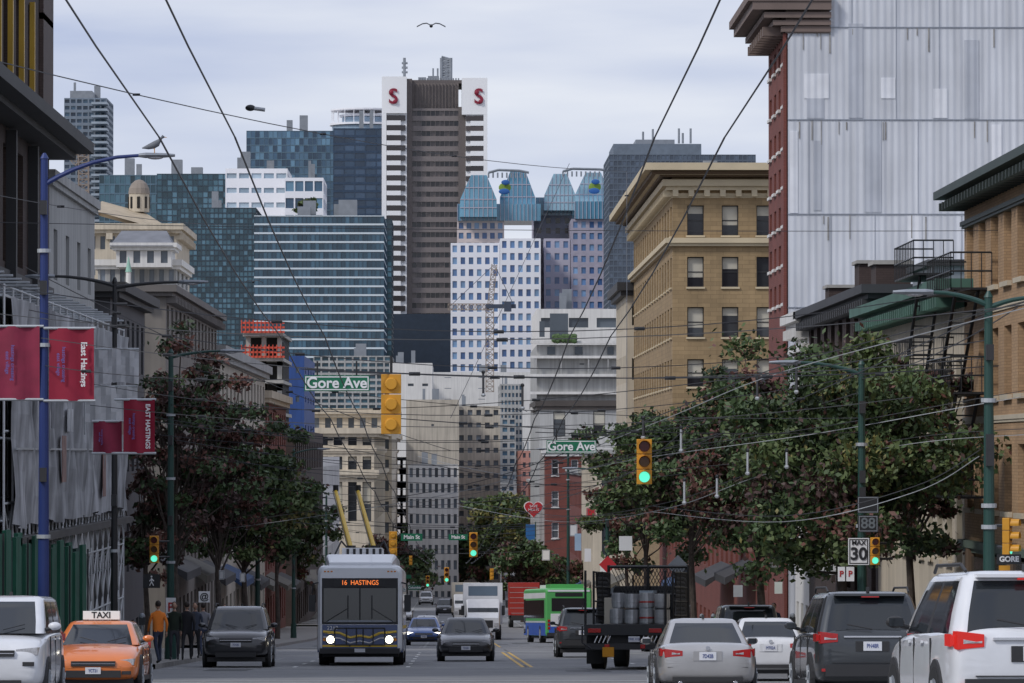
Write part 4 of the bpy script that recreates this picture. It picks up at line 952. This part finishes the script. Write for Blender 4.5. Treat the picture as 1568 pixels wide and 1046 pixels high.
for (px,D,yw,sh,pa,po) in[(243,140,.4,(.8,.22,.03),(.03,.04,.07),'walk'),(287,150,0,bk,bk,'walk'),(300,156,2.9,(.06,.07,.1),bk,'stand'),(312,163,.2,(.2,.2,.22),(.04,.05,.09),'walk'),(345,185,3,(.3,.05,.05),bk,'walk'),(268,150,3.1,(.02,.03,.02),(.05,.05,.06),'stand'),(372,215,0,(.4,.4,.38),bk,'stand')]:
    person('pedestrian',X(px,D),D,yw,sh,pa,po)
for (px,D,yw,sh,pa) in[(1185,168,3,(.03,.04,.07),bk),(1105,200,0,(.25,.06,.05),bk),(990,270,3,(.3,.3,.3),bk),(1260,150,2.5,bk,(.05,.06,.1))]:
    person('pedestrian',max(X(px,D),KR+.8),D,yw,sh,pa,'walk')
# ------------------------------------------------ lamps, poles
Mbp=mat('pole_blue','#22346b',rough=.45,var=.1)
def pole(name,px,D,ytop,m,arm=None,r=.13,side=1,base=True,extra=None):
    x=X(px,D);zb=rz(D)+.14;zt=Z(ytop,D);mb=MB()
    mb.cyl((x,D,zb),(x,D,zt),r,m,r*.6,n=12); mb.cyl((x,D,zb),(x,D,zb+.9),r*1.5,m,r*1.3,n=12); mb.cyl((x,D,zt),(x,D,zt+.12),r*.75,m,.03,n=10)
    for z in(zt-2,zt-4,zb+3): mb.cyl((x,D,z),(x,D,z+.08),r*1.15,M_galv,n=12)
    for z in(zt-1.2,zt-2.9,zb+4.2): mb.box(x-.07,x+.07,D-r-.16,D-r+.05,z,z+.3,M_trim)
    if arm:
        for (dx,dz,z0) in arm:
            pts=[Vector((x+dx*t,D,zt-z0+dz*(1-(1-t)**2))) for t in(0,.15,.3,.5,.75,1)]
            mb.path(pts,.055,m,n=8,r2=.035)
            s=1 if dx>0 else -1;e=pts[-1]
            mb.loft([[e+Vector((s*a,math.cos(q*math.pi/4)*wd,math.sin(q*math.pi/4)*ht)) for q in range(8)] for a,wd,ht in((-.05,.05,.04),(.1,.14,.06),(.5,.15,.05),(.72,.05,.03))],M_grey)
            mb.ball(e+Vector((s*.3,0,-.04)),.18,.1,.05,M_lens)
    return mb.build(name)
pole('street_lamp',68,104,243,Mbp,arm=[(2.05,.62,.55)])
pole('street_lamp',176,127,432,M_blk,arm=[(1.7,.15,.15),(-1.6,.25,.1)],r=.1)
pole('street_lamp',262,154,540,M_dkgr,arm=[(1.6,.2,.15)])
pole('street_lamp',1515,93,455,M_dkgr,arm=[(-1.1,.25,.15),(.9,.2,.2)])
pole('street_lamp',1320,120,558,M_dkgr,arm=[(-1.55,.3,.25)])
pole('street_lamp',870,330,690,M_dkgr,arm=[(-1.5,.3,.2)]) ; pole('street_lamp',450,300,690,M_dkgr,arm=[(1.5,.3,.2)])
pole('street_lamp',930,252,720,M_dkgr,arm=[(-1.6,.3,.2)])
pole('utility_pole',395,228,690,M_dkgr); pole('utility_pole',500,390,760,M_dkgr); pole('utility_pole',820,620,800,M_dkgr)
def banner(name,x0,x1,D,y0,y1,m,txt,pole_x):
    r=root(name);mb=MB();n=8
    vs=[];
    for i in range(n+1):
        for j in range(5): vs.append((x0+(x1-x0)*i/n,D-.1+.05*math.sin(i*1.1+j*.5),y1+(y0-y1)*j/4))
    fs=[(i*5+j,(i+1)*5+j,(i+1)*5+j+1,i*5+j+1) for i in range(n) for j in range(4)]
    mb.add(vs,fs,m); 
    for z in(y0,y1): mb.cyl((pole_x,D-.1,z),(x1+.03 if pole_x<x1 else x0-.03,D-.1,z),.03,M_galv)
    mb.build('cloth',r,smooth=True,ang=80)
    sz=(y0-y1)/8.6
    t=text(r,txt,sz,((x0*.22+x1*.78),D-.2,(y0+y1)/2),M_white,bold=.004); t.rotation_euler=(math.pi/2,math.pi/2,0)
    t2=text(r,'hastings crossing\neast village',sz*.62,((x0*.72+x1*.28),D-.2,(y0+y1)/2),mat('banner_teal','#5a6bb0',var=0),sx=1); t2.rotation_euler=(math.pi/2,math.pi/2,0)
Mm=mat('banner_crimson','#8f1733',rough=.7,var=.12,scale=2);Mm2=mat('banner_magenta','#872440',rough=.7,var=.2,scale=2)
D=104;banner('street_banner',X(76,D),X(145,D),D,Z(503,D),Z(614,D),Mm,'East Hastings',X(68,D))
banner('street_banner',X(0,D),X(62,D),D,Z(500,D),Z(612,D),Mm2,'',X(68,D))
D=118;banner('street_banner',X(190,D),X(238,D),D,Z(612,D),Z(694,D),Mm,'EAST HASTINGS',X(176,D)); banner('street_banner',X(142,D),X(186,D),D+.4,Z(645,D),Z(694,D),Mm2,'',X(190,D))
D=127
for nm,l,r_,t,b,c in(('p1',146,214,535,587,'#c0c1c4'),('p2',132,212,592,646,'#c6c7c9')):
    mb=MB();n=10;vs=[]
    x0,x1=X(l,D),X(r_,D)
    for i in range(n+1):
        for j in range(5): vs.append((x0+(x1-x0)*i/n,D-.3+.05*math.sin(i*1.9+j*.7),Z(b,D)+(Z(t,D)-Z(b,D))*j/4-.03*math.sin(i*.8)))
    mb.add(vs,[(i*5+j,(i+1)*5+j,(i+1)*5+j+1,i*5+j+1) for i in range(n) for j in range(4)],mat('sheet'+nm,c,var=.15,scale=1.5,streak=.2))
    mb.cyl((x0,D-.25,Z(t,D)),(x1,D-.25,Z(t,D)),.03,M_galv); mb.cyl((x0,D-.25,Z(t-4,D)),(x0,D-.25,Z(b+20,D)),.03,M_galv)
    mb.build('scaffold_sheet')
def signal(name,px,py,D,h,on=2,back=False,yaw=0,hang=True):
    c=W(px,py,D);r=root(name,c,yaw);s=h/1.07;mb=MB()
    for k in range(3):
        z=(1-k)*.355*s
        mb.box(-.175*s,.175*s,-.1*s,.1*s,z-.17*s,z+.17*s,M_yelS)
        if back:
            mb.cyl((0,-.1*s,z),(0,-.16*s,z),.12*s,M_yelS,.1*s,n=14); mb.cyl((0,.1*s,z),(0,.3*s,z),.13*s,M_yelS,n=14,cap=False)
        else:
            lm=[mat('lens_red_off',(.1,.008,.006),rough=.2,var=0),mat('lens_amb_off',(.12,.06,.01),rough=.2,var=0),mat('lens_grn_off',(.01,.06,.04),rough=.2,var=0)][k]
            if k==on: lm=mat('lens_green_lit',(.1,.8,.6),var=0,emis=(.12,.85,.6),es=1.0)
            mb.cyl((0,-.1*s,z),(0,-.12*s,z),.125*s,lm,n=18)
            n=12;vs=[]
            for a in range(n+1):
                t=math.radians(-20+220*a/n); 
                for y in(-.1,-.36): vs.append((.14*s*math.cos(t),y*s,z+.14*s*math.sin(t)))
            mb.add(vs,[(2*a,2*a+1,2*a+3,2*a+2) for a in range(n)],M_yelS)
    mb.build('housing',r,bevel=.01*s)
    mb=MB(); 
    if hang: mb.cyl((0,0,.53*s),(0,0,.85*s),.025,M_blk)
    else: mb.cyl((0,.05,.3*s),(.45 if hang is False else .3,.3,.3*s),.03,M_blk); mb.cyl((0,.05,-.3*s),(.45,.3,-.3*s),.03,M_blk)
    mb.build('hanger',r); return r
signal('traffic_signal',599,619,86,1.07,back=True)
signal('traffic_signal',986.5,707,114,1.07)
signal('traffic_signal',602,832,200,1.0,back=True); signal('traffic_signal',725,834,205,1.05)
signal('traffic_signal',684,880,390,1.2); signal('traffic_signal',753,879,400,.95,back=True); signal('traffic_signal',655,890,430,1.0); signal('traffic_signal',629,858,410,.8,back=True)
signal('traffic_signal',237,841,152,.86,hang=False); signal('traffic_signal',1340,844,119,.68,hang=None); signal('traffic_signal',1543,822,94,.74,yaw=1.2,hang=None)
def board(name,l,r_,t,b,D,m,txt=None,tm=M_white,size=None,border=None,hang=0,sx=1,rot=0,postto=None):
    c=W((l+r_)/2,(t+b)/2,D);r=root(name,c);w=(r_-l)*D/F/2;h=(b-t)*D/F/2;mb=MB()
    mb.box(-w,w,-.015,.015,-h,h,m)
    if border: 
        k=.04*h+.012
        for a in((-w,w,h-k*2,h-k),(-w,w,-h+k,-h+2*k)): mb.box(a[0]+k,a[1]-k,-.02,-.0155,a[2],a[3],border)
        for a in(-w+k,w-2*k): mb.box(a,a+k,-.02,-.0155,-h+2*k,h-2*k,border)
    if hang:
        for s in(-.6,.6): mb.cyl((s*w,0,h),(s*w,0,h+hang),.015,M_blk)
    if postto: mb.cyl((0,.03,h),(0,.03,rz(D)+.14-c.z),.035,M_galv)
    o=mb.build('plate',r)
    if rot: o.rotation_euler=(0,rot,0)
    if txt: text(r,txt,size or h*1.5,(0,-.022,0),tm,sx=sx,bold=.006)
    return r
board('street_name_sign',466,566,575,599,85,M_grn,'Gore Ave',border=M_white,hang=.25,size=.26,sx=1.0)
board('street_name_sign',837,913,674,694,113,M_grn,'Gore Ave',border=M_white,hang=.25,size=.27,sx=1.0)
board('street_name_sign',614,647,817,828,200,M_grn,'Main St',size=.22,hang=.2); board('street_name_sign',687,716,818,827,205,M_grn,'Main St',size=.19,hang=.2)
board('street_name_sign',625,645,896,903,300,M_grn,'Columbia',size=.2)
board('street_name_sign',614,630,880,886,380,M_grn)
sl=board('speed_limit_sign',1299,1331,824,865,119.5,M_white,None,border=M_blk)
text(sl,'30',.42,(0,-.03,-.07),M_blk,bold=.012); text(sl,'MAX',.16,(0,-.03,.21),M_blk,bold=.004)
board('speed_display_sign',1313,1346,760,786,119.6,M_blk,None,border=M_grey); board('speed_display_sign',1314,1345,789,815,119.6,M_blk,'88',tm=mat('led_grey','#6d7478'),size=.36,border=M_grey)
board('road_sign',1283,1294,868,890,119.7,M_white,'P',M_red,size=.2);board('road_sign',1296,1308,868,890,119.7,M_white,'P',M_red,size=.2);board('road_sign',1255,1280,860,880,140,M_white,None)
board('gore_street_sign',1527,1564,849,864,93.5,M_blk,'GORE',size=.14)
board('walk_signal',1530,1547,866,882,93.5,M_yelS)
ws=board('walk_signal',220,246,879,900,150,M_blk)
mb=MB()
for a,b in(((0,.1),(0,-.02)),((0,-.02),(.06,-.14)),((0,-.02),(-.06,-.14)),((0,.07),(.07,.0)),((0,.07),(-.06,.0))): mb.cyl((a[0],-.03,a[1]),(b[0],-.03,b[1]),.018,M_white,n=5)
mb.ball((0,-.03,.14),.03,.01,.03,M_white,8,5);mb.build('walking_figure',ws)
board('parking_sign',255,270,915,945,150,M_white,'P',M_red,size=.4,postto=1);board('shop_sign',305,322,905,922,170,M_white,'@',M_blk,size=.3)
dm=board('diamond_sign',1026,1050,855,879,150,M_grey,postto=None,rot=math.pi/4);board('diamond_sign',921,940,855,874,220,mat('sign_red','#b3262d'),border=None,rot=math.pi/4)
D=230;c=W(817,779,D)
hs=root('heart_shop_sign',c);mb=MB()
def heart(s,y,m):
    p=[(s*.0295*16*math.sin(t)**3,y,s*.0295*(13*math.cos(t)-5*math.cos(2*t)-2*math.cos(3*t)-math.cos(4*t))) for t in[2*math.pi*i/28 for i in range(28)]]
    mb.loft([[Vector(a) for a in p],[Vector((a[0],a[1]+.04,a[2])) for a in p]],m)
heart(.98,0,M_white);heart(.88,-.05,mat('sign_red','#b3262d'))
mb.cyl((0,.1,0),(1.6,.1,0),.03,M_blk);mb.build('panel',hs)
text(hs,'SAVE\nMEATS',.17,(0,-.07,.03),M_white)
for (px,D,c,w,h,yy) in[(958,200,'#e6e7e8',20,22,832),(812,420,'#2c6aa8',14,24,815),(905,300,'#b92b30',14,24,790),(878,330,'#d8d8d8',12,18,812),(900,300,'#e2e2e2',10,20,850),(885,310,'#9db6cc',10,26,830),(1186,165,'#e9e9e9',14,22,860),(1192,160,'#dfe5dc',12,18,900),(1130,170,'#d0d4d8',14,18,905),(480,420,'#d8d6d0',10,16,880),(398,260,'#d5d5d5',12,20,770),(392,262,'#b5b8bc',12,14,788),(372,200,'#e2e0dc',8,14,884),(340,180,'#cccccc',8,14,880),(836,360,'#e8e6e0',12,16,850),(925,240,'#f0f0ee',12,18,868),(1120,180,'#eeeeee',26,9,802)]:
    board('shop_sign' ,px-w/2,px+w/2,yy-h/2,yy+h/2,D,mat('sgn'+c,c,var=.08),border=M_grey if random.random()<.6 else None)
for side in(-1,1):
    for y in ([205,222,240,262,285,305,332,350,400,420,445,470,500] if side<0 else [172,232,250,292,400,430,470,505,540]):
        mb=MB();x=FL if side<0 else FR; o=1.5*(-side);z=rz(y)+3.3;w=random.uniform(8,14)
        m=mat('awn%d'%random.randint(0,6),random.choice(['#2c3e35','#5c2a28','#31486b','#5f5c54','#6b675f','#3b3b3d','#5f442a']),rough=.8,var=.15)
        mb.add([(x,y,z+.7),(x,y+w,z+.7),(x+o,y+w,z),(x+o,y,z),(x+o,y,z-.35),(x+o,y+w,z-.35)],[(0,1,2,3),(3,2,5,4),(0,3,4)],m)
        mb.build('shop_awning')
for i in range(10):
    for x,D in((KL-.5,140+i*9),(KR+.5,140+i*9)):
        mb=MB();z=rz(D)+.14;mb.cyl((x,D,z),(x,D,z+1.1),.035,M_grey);mb.box(x-.09,x+.09,D-.06,D+.06,z+1.1,z+1.32,M_trim);mb.ball((x,D,z+1.34),.09,.07,.1,M_grey);mb.build('parking_meter')
# ------------------------------------------------ wires
def sag(a,b,s,n=14): return [a.lerp(b,i/n)-Vector((0,0,4*s*(i/n)*(1-i/n))) for i in range(n+1)]
mb=MB()
def rpath(x,h,y0,y1,r=.007):
    y=y0;
    while y<y1:
        y2=min(y+30,y1);a=Vector((x,y,rz(y)+h));b=Vector((x,y2,rz(y2)+h)); mb.path(sag(a,b,.12,4),r+.00005*y,M_wire,n=5); y=y2
for x in(-2.5,-1.85,1.75,2.35): rpath(x,5.6,12,560)
mb.build('trolley_wires')
mb=MB();ins=M_blk
def span(a,b,s=.3,r=.014,ninsul=2):
    p=sag(a,b,s);mb.path(p,r*.85,M_wire,n=4)
    for k in range(ninsul):
        q=p[2+int(k*10/max(1,ninsul))];mb.cyl(q-Vector((.1,0,0)),q+Vector((.1,0,0)),.035,ins,n=6)
for D in(60,86,100,114,127,142,154,172,200,228,250,280,310,350,400,450):
    zl=rz(D)+7.0+random.uniform(-.5,.8);zr=rz(D)+7.0+random.uniform(-.5,.8)
    if D<80: continue
    xl,xr=KL-.3,KR+.5
    span(Vector((xl,D,zl)),Vector((xr,D+random.uniform(-1,12),zr)),.9,.011+.00003*D,4)
    if random.random()<.6: span(Vector((xl,D+3,zl-.5)),Vector((xr,D-4,zr-.7)),.6,.010+.00003*D,2)
span(W(-60,80,112),W(960,262,240),.6,.02,3)
span(W(-40,340,120),W(1600,352,130),.1,.013,0)
span(W(0,300,118),W(380,345,230),.2,.014,1)
span(W(40,410,104),W(690,690,170),.3,.013,2); span(W(960,262,240),W(960,640,150),.1,.02,1)
span(W(872,250,200),W(690,640,180),.05,.012,0)
span(W(470,565,86),W(1530,560,95),.2,.016,4); span(W(68,560,104),W(600,572,86),.2,.013,2); span(W(460,565,85),W(610,572,86),.02,.014,0)
span(W(262,560,154),W(1320,640,120),.5,.014,4); span(W(262,620,154),W(1515,520,93),.6,.014,3); span(W(600,640,112),W(1320,662,120),.15,.016,2)
span(W(820,662,113),W(1010,668,114),.0,.016,0)
span(W(450,800,200),W(930,800,205),.2,.02,2); span(W(395,770,228),W(930,740,252),.6,.02,3); span(W(870,700,330),W(450,700,300),.8,.025,3)
span(W(1320,580,120),W(1560,470,93),.2,.014,1); span(W(1320,600,120),W(640,770,260),.3,.016,3); span(W(1515,480,93),W(690,820,300),.4,.016,3)
mb.build('span_wires')
mb=MB()
def curve(pts,r=.012):
    P=[W(*p) for p in pts];o=[]
    for i in range(len(P)-1):
        p0=P[max(0,i-1)];p1=P[i];p2=P[i+1];p3=P[min(len(P)-1,i+2)]
        for k in range(8):
            t=k/8; o.append(.5*((2*p1)+(p2-p0)*t+(2*p0-5*p1+4*p2-p3)*t*t+(3*p1-p0-3*p2+p3)*t**3))
    o.append(P[-1]);mb.path(o,r,M_wire if r>.0115 else M_galv,n=4);return o
for dy,rr in((0,.012),(9,.011)): 
    curve([(640,690+dy,180),(800,720+dy,150),(1000,690+dy,130),(1250,655+dy,122),(1500,610+dy,118),(1620,590+dy,118)],rr)
    curve([(700,765+dy,200),(860,790+dy,170),(1020,770+dy,140),(1180,715+dy,130),(1400,670+dy,125),(1600,655+dy,120)],rr)
    curve([(350,800+dy,190),(560,770+dy,170),(760,730+dy,150),(1000,640+dy,120),(1200,560+dy,105),(1600,455+dy,90)],rr)
    curve([(1000,775+dy,150),(1200,790+dy,118),(1400,745+dy,112),(1500,690+dy,108)],rr)
o=curve([(300,640,150),(600,700,150),(900,745,150),(1060,650,118)])
for (x,y0,y1,D) in[(1043,655,690,118),(1048,735,770,118),(1098,730,760,118),(1205,690,715,116),(1160,580,610,116),(985,640,670,114),(740,570,605,120),(800,590,625,120),(1220,560,600,114),(1145,690,725,116)]:
    mb.cyl(W(x,y0,D),W(x,y1,D),.03,M_galv if random.random()<.5 else M_wire,n=6); mb.ball(W(x,y0,D),.05,.05,.05,M_blk,6,4); mb.ball(W(x,y1,D),.06,.06,.05,M_galv,6,4)
mb.build('curved_trolley_wires')
mb=MB();c=W(383,165,150)
mb.ball(c,.16,.1,.1,M_blk);mb.cyl(c,c+Vector((.45,0,-.06)),.06,M_galv);mb.build('line_insulator')
# ------------------------------------------------ birds
def gull(name,c,fly,s=1):
    r=root(name,c);mb=MB();g=mat('gull_grey','#6c7076');wv=mat('gull_white','#dadcde');bl=mat('gull_dark','#2c2f33')
    if fly:
        mb.ball((0,0,0),.085*s,.2*s,.085*s,bl); mb.ball((-.02,.22*s,.02),.05*s,.07*s,.05*s,wv); mb.cyl((-.02,.28*s,.02),(-.02,.34*s,.01),.012*s,M_yelS,.003)
        mb.add([(-.05*s,-.18*s,0),(.05*s,-.18*s,0),(.08*s,-.34*s,0),(-.08*s,-.34*s,0)],[(0,1,2,3)],wv)
        for k in(-1,1):
            P=[(0,.08,.02,.18),(.22,.1,.13,.18),(.42,.04,.1,.15),(.62,-.08,-.01,.08),(.7,-.14,-.05,.01)]
            rings=[]
            for a,y,z,w in P: rings.append([Vector((k*a*s,(y)*s,z*s+.02*s)),Vector((k*a*s,(y-w*.5)*s,z*s+.035*s)),Vector((k*a*s,(y-w)*s,z*s-.03*s)),Vector((k*a*s,(y-w*.5)*s,z*s-.012*s))])
            mb.loft(rings,bl)
    else:
        mb.loft([[Vector((y,math.cos(q*math.pi/5)*w,z+math.sin(q*math.pi/5)*h)) for q in range(10)] for y,w,h,z in((-.26,.01,.01,.12),(-.12,.06,.06,.15),(0,.08,.085,.19),(.1,.06,.08,.24),(.14,.035,.05,.31),(.17,.04,.045,.36),(.22,.01,.01,.355))],g)
        mb.cyl((.2,0,.355),(.27,0,.345),.012,M_yelS,.003)
        for k in(-.03,.03): mb.cyl((0,k,.12),(.01,k,0),.008,M_yelS); mb.cyl((.01,k,0.004),(.06,k,0.004),.01,M_yelS)
    mb.build('bird',r,smooth=True,ang=60)
gull('flying_gull',W(660,39,205),True,.86); gull('perched_gull',W(236,235.5,104),False,.6)
gull('flying_gull',W(797,630,300),True,.6); gull('flying_gull',W(388,432,180),True,.5)
# ------------------------------------------------ world, sun, camera
sc=bpy.context.scene
w=bpy.data.worlds.new('World');sc.world=w;w.use_nodes=True;nt=w.node_tree;N=nt.nodes;L=nt.links
bg=N['Background'];sk=N.new('ShaderNodeTexSky');sk.sky_type='NISHITA';sk.sun_disc=False;sk.sun_elevation=math.radians(42);sk.sun_rotation=math.radians(231)
tc=N.new('ShaderNodeTexCoord');mp=N.new('ShaderNodeMapping');mp.inputs['Scale'].default_value=(9,9,60);mp.inputs['Rotation'].default_value=(0,.05,0);L.new(tc.outputs['Generated'],mp.inputs[0])
nz=N.new('ShaderNodeTexNoise');nz.inputs['Scale'].default_value=1.0;nz.inputs['Detail'].default_value=5;nz.inputs['Roughness'].default_value=.45;L.new(mp.outputs[0],nz.inputs['Vector'])
cr=N.new('ShaderNodeValToRGB');cr.color_ramp.elements[0].position=.34;cr.color_ramp.elements[1].position=.70
cr.color_ramp.elements[0].color=(.47,.54,.76,1);cr.color_ramp.elements[1].color=(.82,.85,.94,1);L.new(nz.outputs[0],cr.inputs[0])
sz=N.new('ShaderNodeSeparateXYZ');L.new(tc.outputs['Generated'],sz.inputs[0])
mr=N.new('ShaderNodeMapRange');mr.inputs['From Min'].default_value=.03;mr.inputs['From Max'].default_value=.09;mr.inputs['To Min'].default_value=.7;mr.inputs['To Max'].default_value=0;L.new(sz.outputs[2],mr.inputs[0])
m1=N.new('ShaderNodeMix');m1.data_type='RGBA';L.new(mr.outputs[0],m1.inputs[0]);L.new(cr.outputs[0],m1.inputs[6]);m1.inputs[7].default_value=(.82,.86,.95,1)
sc10=N.new('ShaderNodeVectorMath');sc10.operation='SCALE';sc10.inputs['Scale'].default_value=10;L.new(m1.outputs[2],sc10.inputs[0])
m2=N.new('ShaderNodeMix');m2.data_type='RGBA';m2.inputs[0].default_value=.9;L.new(sk.outputs[0],m2.inputs[6]);L.new(sc10.outputs[0],m2.inputs[7]);L.new(m2.outputs[2],bg.inputs[0]);bg.inputs[1].default_value=.1
sd=bpy.data.lights.new('sun','SUN');sd.energy=1.8;sd.angle=math.radians(10);sd.color=(1,.97,.93);so=bpy.data.objects.new('sun',sd);sc.collection.objects.link(so)
sv=Vector((-.62,-.5,.72));so.rotation_euler=sv.to_track_quat('Z','Y').to_euler();so.location=(0,0,60)
cd=bpy.data.cameras.new('camera');cam=bpy.data.objects.new('camera',cd);sc.collection.objects.link(cam);sc.camera=cam
cd.sensor_width=36;cd.lens=F/1568*36;cd.clip_start=1;cd.clip_end=12000;cam.location=(0,0,CZ)
yaw=math.atan((784-VX)/F);pit=math.atan((VY-523)/F)
cam.rotation_euler=(math.pi/2+pit,0,-yaw)
sc.view_settings.view_transform='Standard';sc.view_settings.look='None';sc.view_settings.exposure=0
